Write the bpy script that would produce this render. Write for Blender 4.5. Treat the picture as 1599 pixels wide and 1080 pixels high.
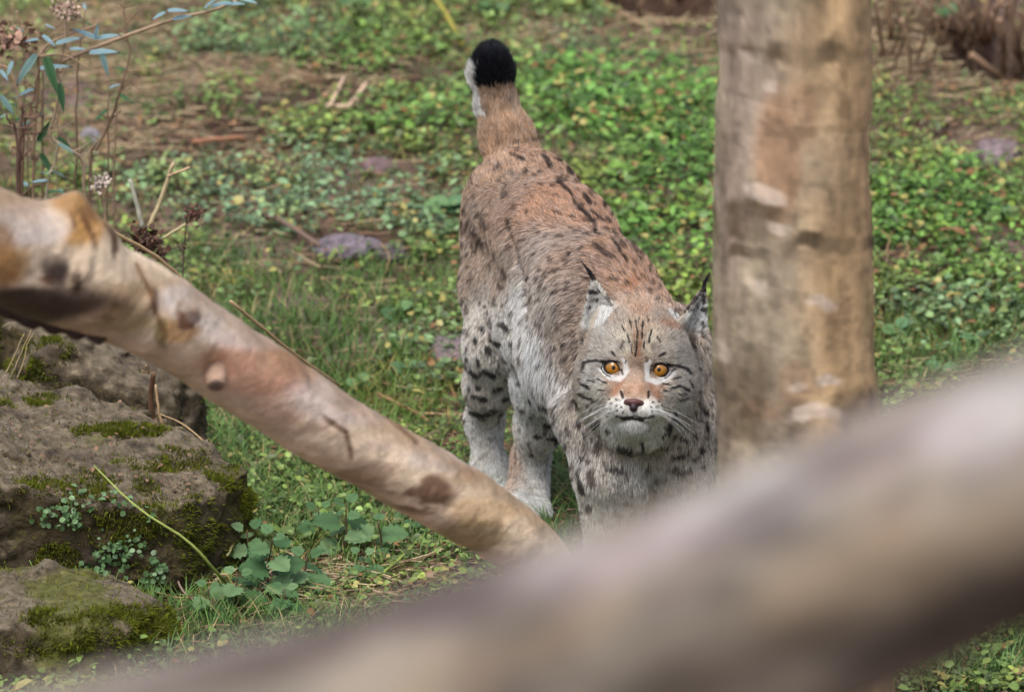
import bpy, math, random
import numpy as np
from mathutils import Vector, Matrix
from mathutils.bvhtree import BVHTree

for o in list(bpy.data.objects): bpy.data.objects.remove(o)
rng = np.random.default_rng(7)
random.seed(7)
sc = bpy.context.scene
COL = sc.collection

# ---------------------------------------------------------------- camera
PITCH = math.radians(14.0); DIST = 9.0
P0 = np.array([0.0, 0.0, 0.40])
FWD = np.array([0, math.cos(PITCH), -math.sin(PITCH)])
UPV = np.array([0, math.sin(PITCH), math.cos(PITCH)])
RGT = np.array([1.0, 0, 0])
CAM = P0 - FWD * DIST
cam_d = bpy.data.cameras.new('camera'); cam = bpy.data.objects.new('camera', cam_d)
COL.objects.link(cam); sc.camera = cam
cam_d.sensor_width = 36; cam_d.lens = 36 * DIST / 1.599
cam_d.clip_start = .1; cam_d.clip_end = 400
cam.location = CAM.tolist(); cam.rotation_euler = (math.pi / 2 - PITCH, 0, 0)
cam_d.dof.use_dof = True; cam_d.dof.focus_distance = 8.97; cam_d.dof.aperture_fstop = 5.5

# ---------------------------------------------------------------- light
SUN_EL, SUN_AZ = math.radians(62), math.radians(205)
world = bpy.data.worlds.new('World'); sc.world = world; world.use_nodes = True
wn = world.node_tree; wn.nodes.clear()
sky = wn.nodes.new('ShaderNodeTexSky'); sky.sky_type = 'NISHITA'; sky.sun_disc = False
sky.sun_elevation = SUN_EL; sky.sun_rotation = SUN_AZ; sky.air_density = 1.0; sky.dust_density = 4.0; sky.ozone_density = 1.0
bg = wn.nodes.new('ShaderNodeBackground'); bg.inputs[1].default_value = 0.125
wo = wn.nodes.new('ShaderNodeOutputWorld')
hs = wn.nodes.new('ShaderNodeHueSaturation'); hs.inputs['Saturation'].default_value = .68   # overcast: a whiter sky
wn.links.new(sky.outputs[0], hs.inputs['Color']); wn.links.new(hs.outputs[0], bg.inputs[0]); wn.links.new(bg.outputs[0], wo.inputs[0])
sun_d = bpy.data.lights.new('sun', 'SUN'); sun_d.energy = 1.35; sun_d.angle = math.radians(30); sun_d.color = (1, .985, .955)
sun = bpy.data.objects.new('sun', sun_d); COL.objects.link(sun)
# sky rotation 0 = +Y, clockwise seen from above
sd = Vector((math.sin(SUN_AZ) * math.cos(SUN_EL), math.cos(SUN_AZ) * math.cos(SUN_EL), math.sin(SUN_EL)))
sun.rotation_euler = sd.to_track_quat('Z', 'Y').to_euler()
sc.view_settings.view_transform = 'Standard'; sc.view_settings.look = 'None'
sc.view_settings.gamma = 1; sc.view_settings.use_curve_mapping = False
sc.view_settings.exposure = 0.66
sc.render.engine = 'CYCLES'
sc.cycles.use_denoising = True
sc.cycles.max_bounces = 6; sc.cycles.diffuse_bounces = 3; sc.cycles.glossy_bounces = 2
sc.cycles.transmission_bounces = 3; sc.cycles.transparent_max_bounces = 4
sc.cycles.caustics_reflective = False; sc.cycles.caustics_refractive = False

# ---------------------------------------------------------------- coordinates
def at(px, py, Y):
    """the point on the plane y=Y seen at photograph pixel (px, py)"""
    d = FWD + RGT * ((px - 799.5) / 1599 * 36 / cam_d.lens) + UPV * ((540 - py) / 1599 * 36 / cam_d.lens)
    return CAM + d * ((Y - CAM[1]) / d[1])
def proj(p):
    p = np.asarray(p, float); v = p - CAM
    z = v @ FWD; k = 1599 * cam_d.lens / 36
    return 799.5 + (v @ RGT) / z * k, 540 - (v @ UPV) / z * k, z
def ppix(P):
    v = P - CAM; z = v @ FWD; k = 1599 * cam_d.lens / 36
    return 799.5 + (v @ RGT) / z * k, 540 - (v @ UPV) / z * k
def sst(a, b, x):
    t = np.clip((x - a) / (b - a), 0, 1); return t * t * (3 - 2 * t)
def lin(c):
    c = np.asarray(c, float)
    return np.where(c <= .04045, c / 12.92, ((c + .055) / 1.055) ** 2.4)
def rgb(r, g, b): return lin(np.array([r, g, b]) / 255.)

# ---------------------------------------------------------------- numpy noise
def _h(ix, iy, iz, s):
    n = (ix.astype(np.int64) * 73856093) ^ (iy.astype(np.int64) * 19349663) ^ (iz.astype(np.int64) * 83492791) ^ (s * 2654435)
    n = n & 0x7fffffff
    n = ((n >> 13) ^ n); n = ((n % 1000003) * ((n * 31) % 1000033) + 12345) % 2147483647; n = (n ^ (n >> 11)) & 0x7fffffff
    return (n / 1073741824.0 - 1.0).astype(np.float32)
def noise(p, scale=1., seed=0):
    """value noise in about -1..1; p (...,3)"""
    q = np.asarray(p) * scale; f = np.floor(q); w = (q - f).astype(np.float32); i = f.astype(np.int64)
    w = w * w * w * (w * (w * 6 - 15) + 10)
    r = 0
    for a in (0, 1):
        for b in (0, 1):
            for c in (0, 1):
                ww = (w[..., 0] if a else 1 - w[..., 0]) * (w[..., 1] if b else 1 - w[..., 1]) * (w[..., 2] if c else 1 - w[..., 2])
                r = r + ww * _h(i[..., 0] + a, i[..., 1] + b, i[..., 2] + c, seed)
    return r
def fbm(p, scale, octv=4, seed=0, gain=.5):
    r = 0; a = 1; t = 0
    for k in range(octv):
        r = r + a * noise(p, scale * 2.03 ** k, seed + 17 * k); t += a; a *= gain
    return r / t

# ---------------------------------------------------------------- objects
def tag(o, label=None, cat=None, group=None, kind=None):
    if label: o['label'] = label
    if cat: o['category'] = cat
    if group: o['group'] = group
    if kind: o['kind'] = kind
    return o
def empty(name, loc):
    o = bpy.data.objects.new(name, None); COL.objects.link(o); o.location = tuple(float(v) for v in loc)
    o.empty_display_size = .05; return o
def mesh_data(name, V, F, m=None, smooth=True, cols=None):
    V = np.ascontiguousarray(V, np.float32); me = bpy.data.meshes.new(name)
    if isinstance(F, np.ndarray):
        nf, k = F.shape; lp = np.ascontiguousarray(F, np.int32).ravel(); st = np.arange(nf, dtype=np.int32) * k
        me.vertices.add(len(V)); me.vertices.foreach_set('co', V.ravel())
        me.loops.add(len(lp)); me.loops.foreach_set('vertex_index', lp)
        me.polygons.add(nf); me.polygons.foreach_set('loop_start', st)
        me.update(calc_edges=True); me.validate()
    else:
        me.from_pydata([tuple(map(float, v)) for v in V], [], F)
    if smooth: me.polygons.foreach_set('use_smooth', np.ones(len(me.polygons), bool))
    if cols is not None:
        ca = me.color_attributes.new('col', 'FLOAT_COLOR', 'POINT')
        c4 = np.ones((len(V), 4), np.float32); c4[:, :3] = cols; ca.data.foreach_set('color', c4.ravel())
    if m: me.materials.append(m)
    return me
def link(name, me, parent=None, loc=(0, 0, 0)):
    o = bpy.data.objects.new(name, me); COL.objects.link(o); o.location = tuple(float(v) for v in loc)
    if parent: o.parent = parent
    return o
def mk(name, V, F, m=None, parent=None, smooth=True, cols=None):
    """one mesh object; V in world coordinates, stored relative to the parent's origin"""
    V = np.asarray(V, float)
    off = world_loc(parent) if parent else np.zeros(3)
    return link(name, mesh_data(name, V - off, F, m, smooth, cols), parent)
def world_loc(o):
    r = np.zeros(3)
    while o: r += np.array(o.location[:]); o = o.parent
    return r
def mk0(name, V, F, m=None, smooth=True, cols=None):
    """a top-level mesh whose origin is at its base"""
    V = np.asarray(V, float); b = np.array([V[:, 0].mean(), V[:, 1].mean(), V[:, 2].min()])
    return link(name, mesh_data(name, V - b, F, m, smooth, cols), None, b)
def smooth_path(P, n):
    P = np.asarray(P, float); k = len(P)
    if k < 3:
        t = np.linspace(0, 1, n)[:, None]; return P[0] * (1 - t) + P[-1] * t
    Q = np.vstack([2 * P[0] - P[1], P, 2 * P[-1] - P[-2]]); out = []
    for t in np.linspace(0, k - 1 - 1e-6, n):
        i = int(t); f = t - i; a, b, c, d = Q[i:i + 4]
        out.append(.5 * ((2 * b) + (c - a) * f + (2 * a - 5 * b + 4 * c - d) * f * f + (3 * b - a - 3 * c + d) * f ** 3))
    return np.array(out)
def tube(P, R, sides=7, cap=True):
    """triangles/quads of a tube along points P with radii R"""
    P = np.asarray(P, float); n = len(P); R = np.broadcast_to(np.asarray(R, float), (n,))
    T = np.gradient(P, axis=0); T /= np.linalg.norm(T, axis=1)[:, None] + 1e-12
    a = np.array([0, 0, 1.]) if abs(T[0, 2]) < .9 else np.array([1., 0, 0]); U = np.cross(T[0], a); U /= np.linalg.norm(U)
    V = []
    for i in range(n):
        U = U - T[i] * (U @ T[i]); U /= np.linalg.norm(U) + 1e-12; W = np.cross(T[i], U)
        an = np.arange(sides) / sides * 2 * math.pi
        V.append(P[i] + R[i] * (np.cos(an)[:, None] * U + np.sin(an)[:, None] * W))
    V = np.vstack(V); F = []
    for i in range(n - 1):
        for j in range(sides):
            k = (j + 1) % sides; F.append((i * sides + j, i * sides + k, (i + 1) * sides + k, (i + 1) * sides + j))
    if cap:
        V = np.vstack([V, P[0], P[-1]]); a, b = len(V) - 2, len(V) - 1
        for j in range(sides):
            k = (j + 1) % sides; F.append((a, k, j, a)[:3]); F.append((b, (n - 1) * sides + j, (n - 1) * sides + k))
    return V, F
class MB:
    """collects shapes into one mesh"""
    def __init__(s): s.V = []; s.F = []; s.n = 0; s.C = []
    def add(s, V, F, c=(1, 1, 1)):
        s.V.append(np.asarray(V, float)); s.F += [tuple(int(i) + s.n for i in f) for f in F]; s.n += len(V)
        s.C.append(np.broadcast_to(np.asarray(c, float), (len(V), 3))); return s
    def out(s): return np.vstack(s.V), s.F, np.vstack(s.C)

# ---------------------------------------------------------------- implicit surfaces
class Field:
    def __init__(s, xs, ys, zs):
        s.x, s.y, s.z = [np.asarray(a, np.float32) for a in (xs, ys, zs)]
        s.f = np.full((len(xs), len(ys), len(zs)), .08, np.float32)
    def _sub(s, lo, hi):
        r = []
        for a, l, h in zip((s.x, s.y, s.z), lo, hi):
            i, j = np.searchsorted(a, l), np.searchsorted(a, h); r.append(slice(max(i - 1, 0), j + 1))
        return tuple(r)
    def pts(s, sl):
        return np.stack(np.meshgrid(s.x[sl[0]], s.y[sl[1]], s.z[sl[2]], indexing='ij'), -1)
    def op(s, lo, hi, fn, k, mode='u'):
        pad = max(k, .004) * 1.6 + .012
        sl = s._sub(np.asarray(lo) - pad, np.asarray(hi) + pad); P = s.pts(sl)
        if P.size == 0: return
        d = fn(P).astype(np.float32); f = s.f[sl]
        if mode == 'u':
            h = np.maximum(k - np.abs(f - d), 0) / k; s.f[sl] = np.minimum(f, d) - h * h * k * .25
        elif mode == 's':
            d = -d; h = np.maximum(k - np.abs(f - d), 0) / k; s.f[sl] = np.maximum(f, d) + h * h * k * .25
    def cone(s, a, b, ra, rb, k=.02, mode='u'):
        a, b = np.asarray(a, float), np.asarray(b, float); m = max(ra, rb)
        def fn(P):
            ab = b - a; t = np.clip(((P - a) @ ab) / (ab @ ab + 1e-12), 0, 1)
            return np.linalg.norm(P - a - t[..., None] * ab, axis=-1) - (ra + (rb - ra) * t)
        s.op(np.minimum(a, b) - m, np.maximum(a, b) + m, fn, k, mode)
    def chain(s, pts, k=.02):
        for (a, ra), (b, rb) in zip(pts[:-1], pts[1:]): s.cone(a, b, ra, rb, k)
    def ell(s, c, r, R=None, k=.02, mode='u'):
        c = np.asarray(c, float); r = np.asarray(r, float); R = np.eye(3) if R is None else R; m = r.max()
        def fn(P):
            q = (P - c) @ R.T; k0 = np.linalg.norm(q / r, axis=-1); k1 = np.linalg.norm(q / (r * r), axis=-1) + 1e-9
            return k0 * (k0 - 1) / k1
        s.op(c - m, c + m, fn, k, mode)
    def mesh(s):
        F = s.f; x, y, z = s.x, s.y, s.z; sg = F < 0
        nx, ny, nz = F.shape
        c = np.zeros((nx - 1, ny - 1, nz - 1), np.int8)
        for a in (0, 1):
            for b in (0, 1):
                for d in (0, 1): c += sg[a:nx - 1 + a, b:ny - 1 + b, d:nz - 1 + d]
        act = (c > 0) & (c < 8); ci = np.argwhere(act); idx = np.full(c.shape, -1, np.int32); idx[act] = np.arange(len(ci))
        pos = np.zeros((len(ci), 3)); cnt = np.zeros(len(ci))
        for ax in range(3):
            o1, o2 = [i for i in range(3) if i != ax]
            for u in (0, 1):
                for v in (0, 1):
                    A = ci.copy(); A[:, o1] += u; A[:, o2] += v; B = A.copy(); B[:, ax] += 1
                    fa = F[A[:, 0], A[:, 1], A[:, 2]]; fb = F[B[:, 0], B[:, 1], B[:, 2]]; m = (fa < 0) != (fb < 0)
                    t = fa[m] / (fa[m] - fb[m])
                    pa = np.stack([x[A[m, 0]], y[A[m, 1]], z[A[m, 2]]], 1); pb = np.stack([x[B[m, 0]], y[B[m, 1]], z[B[m, 2]]], 1)
                    pos[m] += pa + (pb - pa) * t[:, None]; cnt[m] += 1
        pos /= cnt[:, None]; Q = []
        for ax in range(3):
            o1, o2 = (ax + 1) % 3, (ax + 2) % 3
            sa = [slice(None)] * 3; sb = [slice(None)] * 3; sa[ax] = slice(0, -1); sb[ax] = slice(1, None)
            e = np.argwhere(sg[tuple(sa)] != sg[tuple(sb)])
            e = e[(e[:, o1] > 0) & (e[:, o2] > 0) & (e[:, o1] < F.shape[o1] - 1) & (e[:, o2] < F.shape[o2] - 1)]
            q = []
            for du, dv in ((-1, -1), (0, -1), (0, 0), (-1, 0)):
                g = e.copy(); g[:, o1] += du; g[:, o2] += dv; q.append(idx[g[:, 0], g[:, 1], g[:, 2]])
            q = np.stack(q, 1); ins = sg[e[:, 0], e[:, 1], e[:, 2]]
            q[~ins] = q[~ins][:, ::-1]; Q.append(q)
        Q = np.vstack(Q); return pos, Q[(Q >= 0).all(1)]
def relax(V, Q, it=2, lam=.5):
    e = np.vstack([Q[:, [0, 1]], Q[:, [1, 2]], Q[:, [2, 3]], Q[:, [3, 0]]]); n = len(V)
    for _ in range(it):
        S = np.zeros_like(V); C = np.zeros(n)
        for a, b in ((0, 1), (1, 0)):
            for k in range(3): S[:, k] += np.bincount(e[:, a], V[e[:, b], k], n)
            C += np.bincount(e[:, a], minlength=n)
        V = V + lam * (S / np.maximum(C, 1)[:, None] - V)
    return V
def vnormals(V, Q):
    n = np.cross(V[Q[:, 2]] - V[Q[:, 0]], V[Q[:, 3 % Q.shape[1]]] - V[Q[:, 1]]) if Q.shape[1] == 4 else np.cross(V[Q[:, 1]] - V[Q[:, 0]], V[Q[:, 2]] - V[Q[:, 0]])
    N = np.zeros_like(V)
    for j in range(Q.shape[1]):
        for k in range(3): N[:, k] += np.bincount(Q[:, j], n[:, k], len(V))
    return N / (np.linalg.norm(N, axis=1)[:, None] + 1e-12)

# ---------------------------------------------------------------- materials
def mat(name, col=None, rough=.8, spec=.3, attr=True, var=0., vscale=40., bump=0., bscale=200., sss=0., transl=0., tex=None, stretch=(1, 1, 1)):
    m = bpy.data.materials.new(name); m.use_nodes = True; t = m.node_tree; N, L = t.nodes, t.links
    b = N['Principled BSDF']; b.inputs['Roughness'].default_value = rough; b.inputs['Specular IOR Level'].default_value = spec
    tc = N.new('ShaderNodeTexCoord'); mp = N.new('ShaderNodeMapping'); mp.inputs['Scale'].default_value = stretch
    L.new(tc.outputs['Object'], mp.inputs['Vector'])
    if attr:
        a = N.new('ShaderNodeAttribute'); a.attribute_name = 'col'; c = a.outputs['Color']
    else:
        a = N.new('ShaderNodeRGB'); a.outputs[0].default_value = (*[float(v) for v in col], 1); c = a.outputs[0]
    if var:
        nz = N.new('ShaderNodeTexNoise'); nz.inputs['Scale'].default_value = vscale; nz.inputs['Detail'].default_value = 5; nz.inputs['Roughness'].default_value = .65
        L.new(mp.outputs[0], nz.inputs['Vector'])
        mr = N.new('ShaderNodeMapRange'); mr.inputs['From Min'].default_value = .3; mr.inputs['From Max'].default_value = .7
        mr.inputs['To Min'].default_value = 1 - var; mr.inputs['To Max'].default_value = 1 + var; L.new(nz.outputs['Fac'], mr.inputs['Value'])
        vm = N.new('ShaderNodeVectorMath'); vm.operation = 'SCALE'; L.new(c, vm.inputs[0]); L.new(mr.outputs[0], vm.inputs['Scale']); c = vm.outputs[0]
    L.new(c, b.inputs['Base Color'])
    if bump:
        n2 = N.new('ShaderNodeTexNoise'); n2.inputs['Scale'].default_value = bscale; n2.inputs['Detail'].default_value = 6; n2.inputs['Roughness'].default_value = .7
        L.new(mp.outputs[0], n2.inputs['Vector'])
        bp = N.new('ShaderNodeBump'); bp.inputs['Strength'].default_value = 1; bp.inputs['Distance'].default_value = bump
        L.new(n2.outputs['Fac'], bp.inputs['Height']); L.new(bp.outputs[0], b.inputs['Normal'])
    if sss: b.inputs['Subsurface Weight'].default_value = sss; b.inputs['Subsurface Radius'].default_value = (.01, .006, .004)
    if transl:
        tr = N.new('ShaderNodeBsdfTranslucent'); L.new(c, tr.inputs['Color']); mx = N.new('ShaderNodeMixShader'); mx.inputs[0].default_value = transl
        L.new(b.outputs[0], mx.inputs[1]); L.new(tr.outputs[0], mx.inputs[2]); L.new(mx.outputs[0], N['Material Output'].inputs['Surface'])
    return m
# ================================================================ GROUND
HOLES = [(1.04, 3.12, .13, .22, .75), (.37, 3.52, .18, .22, .6)]
def gz(x, y):
    x, y = np.asarray(x, float), np.asarray(y, float)
    z = .125 * np.maximum(y - .9, 0) ** 1.0 * sst(.7, 1.6, y)
    z = np.where(y > 8, .125 * 7.1 + (y - 8) * .02, z)
    z = z + .45 * sst(2.9, 5.0, y + .55 * (x - .6)) * sst(.2, 1.6, x)                  # bank at the back right
    for (hx, hy, rx, ry, dp) in HOLES: z = z - dp * np.exp(-(((x - hx) / rx) ** 2 + ((y - hy) / ry) ** 2) ** 2)
    z = z + np.clip((-1.6 - y) * .30, 0, 1.25) * sst(-1.4, -2.4, y)                    # bank the camera looks from
    p = np.stack([x, y, 0 * x], -1)
    return z + .030 * fbm(p, 1.7, 3, 4) * sst(.3, 1.3, np.abs(y - .25) + .5 * np.abs(x - .1)) + .010 * fbm(p, 7, 3, 8)
def gp(px, py):
    """ground point seen at a photograph pixel"""
    lo, hi = -1.4, 12.
    for _ in range(40):
        m = (lo + hi) / 2; q = at(px, py, m)
        if q[2] > gz(q[0], q[1]): lo = m
        else: hi = m
    q = at(px, py, lo); q[2] = gz(q[0], q[1]); return q
def axis(lo, hi, st, far):
    a = list(np.arange(lo, hi, st)); s = st
    while a[-1] < far: s *= 1.18; a.append(a[-1] + s)
    s = st; b = []
    v = lo
    while v > -far: s *= 1.18; v -= s; b.append(v)
    return np.array(b[::-1] + a)
gx, gy = axis(-1.9, 2.0, .016, 90), axis(-1.2, 4.6, .018, 120)
X, Y = np.meshgrid(gx, gy, indexing='ij'); Zg = gz(X, Y)
GP = np.stack([X, Y, Zg], -1).reshape(-1, 3); ny_ = len(gy)
gi = (np.arange(len(gx) - 1)[:, None] * ny_ + np.arange(ny_ - 1)[None]).ravel(); GF = np.stack([gi, gi + ny_, gi + ny_ + 1, gi + 1], 1)
near = (np.abs(GP[:, 0]) < 2.2) & (GP[:, 1] > -1.4) & (GP[:, 1] < 5)
GP[near, 2] += .006 * fbm(GP[near], 38, 3, 21) + .004 * noise(GP[near], 95, 22)
def soilcol(P):
    a = fbm(P * [1, 1, 0], 3.2, 4, 11); b = fbm(P * [1, 1, 0], 22, 3, 13)
    c = rgb(118, 98, 86) + (rgb(78, 60, 50) - rgb(118, 98, 86)) * sst(-.1, .5, a)[:, None]
    c = c + (rgb(128, 108, 106) - c) * (sst(.0, .5, -a) * .8)[:, None]
    return c * (1 + .35 * b[:, None])
gm = mat('soil_material', rough=.95, spec=.15, var=.35, vscale=55, bump=.006, bscale=90)
ground = link('ground', mesh_data('ground', GP, GF, gm, True, soilcol(GP))); tag(ground, kind='structure')

# ---------------------------------------------------------------- what grows where (areas measured in the photograph, laid on the ground)
def areas(px, py, L):
    r = np.zeros(px.shape)
    for (x, y, rx, ry, s) in L:
        d = np.sqrt(((px - x) / rx) ** 2 + ((py - y) / ry) ** 2); r = np.maximum(r, s * sst(1.15, .65, d))
    return r
BARE = [(310, 212, 140, 22, .95), (560, 385, 95, 26, 1.), (590, 262, 60, 18, .8), (150, 235, 160, 40, .75), (700, 545, 40, 18, .95), (690, 300, 60, 18, .4), (1550, 235, 75, 45, .95), (1470, 205, 80, 18, .7), (1410, 408, 62, 22, .95), (1500, 90, 170, 70, .8),
        (1060, 22, 120, 40, 1.), (1400, 30, 80, 60, .6), (1190, 40, 160, 60, .8), (430, 345, 60, 12, .8), (960, 310, 60, 20, .5), (1110, 690, 40, 60, .9), (250, 360, 60, 30, .5), (60, 130, 160, 60, .6), (700, 690, 60, 30, .4), (880, 812, 60, 14, .8), (500, 490, 60, 12, .3)]
STRAW = [(300, 130, 250, 30, 1.), (130, 60, 200, 50, .8), (1420, 60, 120, 60, 1.), (900, 60, 160, 30, .5), (430, 250, 90, 20, .5), (120, 190, 200, 60, .6), (520, 225, 120, 18, .5), (1480, 110, 170, 70, .9), (1400, 240, 80, 60, .4), (600, 60, 220, 60, .35), (640, 905, 280, 60, .6), (1060, 100, 120, 40, .5), (1500, 600, 160, 30, .8), (860, 240, 140, 25, .4), (560, 700, 150, 60, .3), (150, 20, 200, 40, .4)]
VIVID = [(960, 175, 190, 75, 1.), (1060, 350, 110, 150, .9), (1450, 350, 160, 90, .8), (1560, 430, 90, 110, .5), (640, 190, 140, 40, .6), (1090, 560, 80, 100, .5), (480, 210, 120, 40, .4), (600, 100, 120, 60, .4)]
BLUE = [(420, 300, 260, 90, .8), (640, 320, 110, 70, .7), (620, 560, 150, 60, .6), (1480, 520, 140, 60, .7), (350, 60, 200, 60, .4), (420, 440, 120, 60, .3), (880, 60, 80, 50, .5)]
GRASS = [(450, 640, 260, 190, 1.), (560, 800, 240, 110, .9), (330, 720, 150, 120, .9), (1480, 560, 180, 80, .8), (620, 470, 160, 120, .55), (900, 780, 120, 110, .8), (1500, 1040, 160, 70, 1.), (350, 1010, 400, 70, .9), (380, 520, 150, 90, .7), (1100, 600, 60, 120, .5), (300, 450, 200, 90, .5)]
def ppix(P):
    v = P - CAM; z = v @ FWD; k = 1599 * cam_d.lens / 36
    return 799.5 + (v @ RGT) / z * k, 540 - (v @ UPV) / z * k
def leaf_tpl(w=.42, fold=.10, droop=.12):
    V = np.array([(0, 0, 0), (-w, .38, fold), (-w * .8, .80, fold * .6 - droop * .4), (0, 1.0, -droop), (w * .8, .80, fold * .6 - droop * .4), (w, .38, fold), (0, .5, 0)], float)
    F = np.array([(6, i, (i + 1) % 6) for i in range(6)])
    return V, F
def frames(dirv, nrm):
    """rotation matrices whose y axis is dirv and z axis near nrm"""
    y = dirv / np.linalg.norm(dirv, axis=1)[:, None]; x = np.cross(y, nrm); x /= np.linalg.norm(x, axis=1)[:, None] + 1e-9; z = np.cross(x, y)
    return np.stack([x, y, z], 2)
def scatter(tpl, R, S, T, C):
    V, F = tpl; n = len(T); k = len(V)
    P = np.einsum('nij,kj->nki', R, V) * np.asarray(S).reshape(n, -1, 1 if np.ndim(S) == 1 else 1) + T[:, None]
    FF = (F[None] + (np.arange(n) * k)[:, None, None]).reshape(-1, F.shape[1])
    return P.reshape(-1, 3), FF, np.repeat(C, k, 0)
m_leaf = mat('ground_leaf_material', rough=.42, spec=.4, var=.15, vscale=160, transl=.12)
m_grass = mat('grass_material', rough=.5, spec=.35, transl=.22)
m_straw = mat('straw_material', rough=.7, spec=.25, var=.2, vscale=120)
m_moss = mat('moss_material', rough=.85, spec=.15, transl=.15)

def clear_of(P):
    """keep plants out of the lynx's feet, the trunk and the boulders"""
    ok = np.ones(len(P), bool)
    for (x, y, r) in ((.145, .08, .045), (.255, .12, .045), (-.03, .49, .04), (.03, .42, .04), (.385, -1.3, .14)): ok &= (P[:, 0] - x) ** 2 + (P[:, 1] - y) ** 2 > r * r
    for poly in ROCKS:
        q = np.asarray(poly); ins = np.ones(len(P), bool)
        for i in range(len(q)):
            a, b = q[i], q[(i + 1) % len(q)]; e = b - a; ins &= (e[0] * (P[:, 1] - a[1]) - e[1] * (P[:, 0] - a[0])) > -.0
        ok &= ~ins
    return ok
ROCKS = [[(-.53, -.04), (-.39, .19), (-.62, .36), (-1.3, .40), (-1.3, -.08)], [(-.84, .44), (-.52, .40), (-.47, .66), (-.9, .8)], [(-1.4, .45), (-.8, .45), (-.8, .95), (-1.4, .95)], [(-1.1, -.50), (-.58, -.46), (-.52, -.20), (-.72, -.12), (-1.1, -.12)]]

def ground_pts(n, x0=-1.5, x1=1.75, y0=-1.0, y1=4.6, front=1.):
    """random points, thinned with distance as they shrink in the picture"""
    x = rng.uniform(x0, x1, n); y = y0 + (y1 - y0) * rng.random(n) ** 1.0
    P = np.stack([x, y, gz(x, y)], 1); px, py = ppix(P)
    k = (px > -260) & (px < 1860) & (py > -160) & (py < 1300); P = P[k]; px = px[k]; py = py[k]
    k = clear_of(P); return P[k], px[k], py[k]

def cover_leaves(npl, kind):
    P, px, py = ground_pts(npl)
    nz = fbm(P * [1, 1, 0], 2.6, 3, 41); n2 = fbm(P * [1, 1, 0], 9, 2, 42)
    bare = areas(px + 18 * n2, py + 10 * n2, BARE); viv = areas(px, py, VIVID); blu = areas(px, py, BLUE); gr = areas(px, py, GRASS); st = areas(px, py, STRAW)
    dens = np.clip(.42 + 1.0 * nz + .7 * n2 + .35 * viv, 0, 1) * (1 - bare) * (1 - .5 * gr) * (1 - .85 * st)
    k = rng.random(len(P)) < dens; P, viv, blu, nz, n2, gr = P[k], viv[k], blu[k], nz[k], n2[k], gr[k]
    n = len(P); m = 9; size = rng.uniform(.65, 1.25, n) * (1 + .25 * viv); spread = .030 * size
    rad = np.sqrt(rng.random((n, m))) * spread[:, None]; ang = rng.random((n, m)) * 6.283
    dx, dy = np.cos(ang) * rad, np.sin(ang) * rad
    h = (.006 + .042 * rng.random((n, m)) * size[:, None] * (1.1 - rad / spread[:, None] * .6)) * (1 + .5 * viv[:, None])
    T = np.stack([P[:, None, 0] + dx, P[:, None, 1] + dy, P[:, None, 2] + h], -1).reshape(-1, 3)
    a2 = ang + rng.normal(0, .7, ang.shape); tilt = rng.normal(.1, .4, ang.shape)
    D = np.stack([np.cos(a2), np.sin(a2), np.sin(tilt)], -1).reshape(-1, 3)
    U = np.stack([rng.normal(0, .35, D.shape[0]), rng.normal(-.4, .4, D.shape[0]), np.ones(D.shape[0])], 1)
    S = (rng.uniform(.007, .0155, (n, m)) * size[:, None]).reshape(-1)
    big = np.repeat(rng.random(n) < .06, m); S[big] *= 1.5
    r = rng.random((n, 1, 1)); base = rgb(116, 140, 72) * (1 - viv[:, None, None]) + rgb(106, 150, 66) * viv[:, None, None]
    base = base * (1 - blu[:, None, None] * .75) + rgb(120, 152, 124) * blu[:, None, None] * .75  # blue-green leaves, with sky sheen painted into their colour
    yel = (sst(.15, .6, n2) * .5)[:, None, None]; base = base * (1 - yel) + rgb(142, 150, 58) * yel
    C = (base * rng.uniform(.45, 1.45, (n, m, 1)) * (.40 + .95 * rng.random((n, 1, 1))) * (.8 + .4 * r)).reshape(-1, 3)
    sp = rng.random(len(C)); C[sp < .06] = rgb(170, 160, 92); C[(sp > .06) & (sp < .11)] = rgb(140, 104, 66)
    nar = np.repeat(rng.random(n) < .35, m); A = scatter(leaf_tpl(), frames(D[~nar], U[~nar]), S[~nar], T[~nar], C[~nar]); B = scatter(leaf_tpl(.22, .06, .25), frames(D[nar], U[nar]), S[nar] * 1.35, T[nar], C[nar] * .92)
    return np.vstack([A[0], B[0]]), np.vstack([A[1], B[1] + len(A[0])]), np.vstack([A[2], B[2]])
V_, F_, C_ = cover_leaves(52000, 0)
print('COUNT cover', len(F_))
tag(mk0('leafy_ground_cover', V_, F_, m_leaf, True, C_), 'low green chickweed and clover leaves covering the slope behind the lynx', 'ground cover', kind='stuff')

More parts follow.
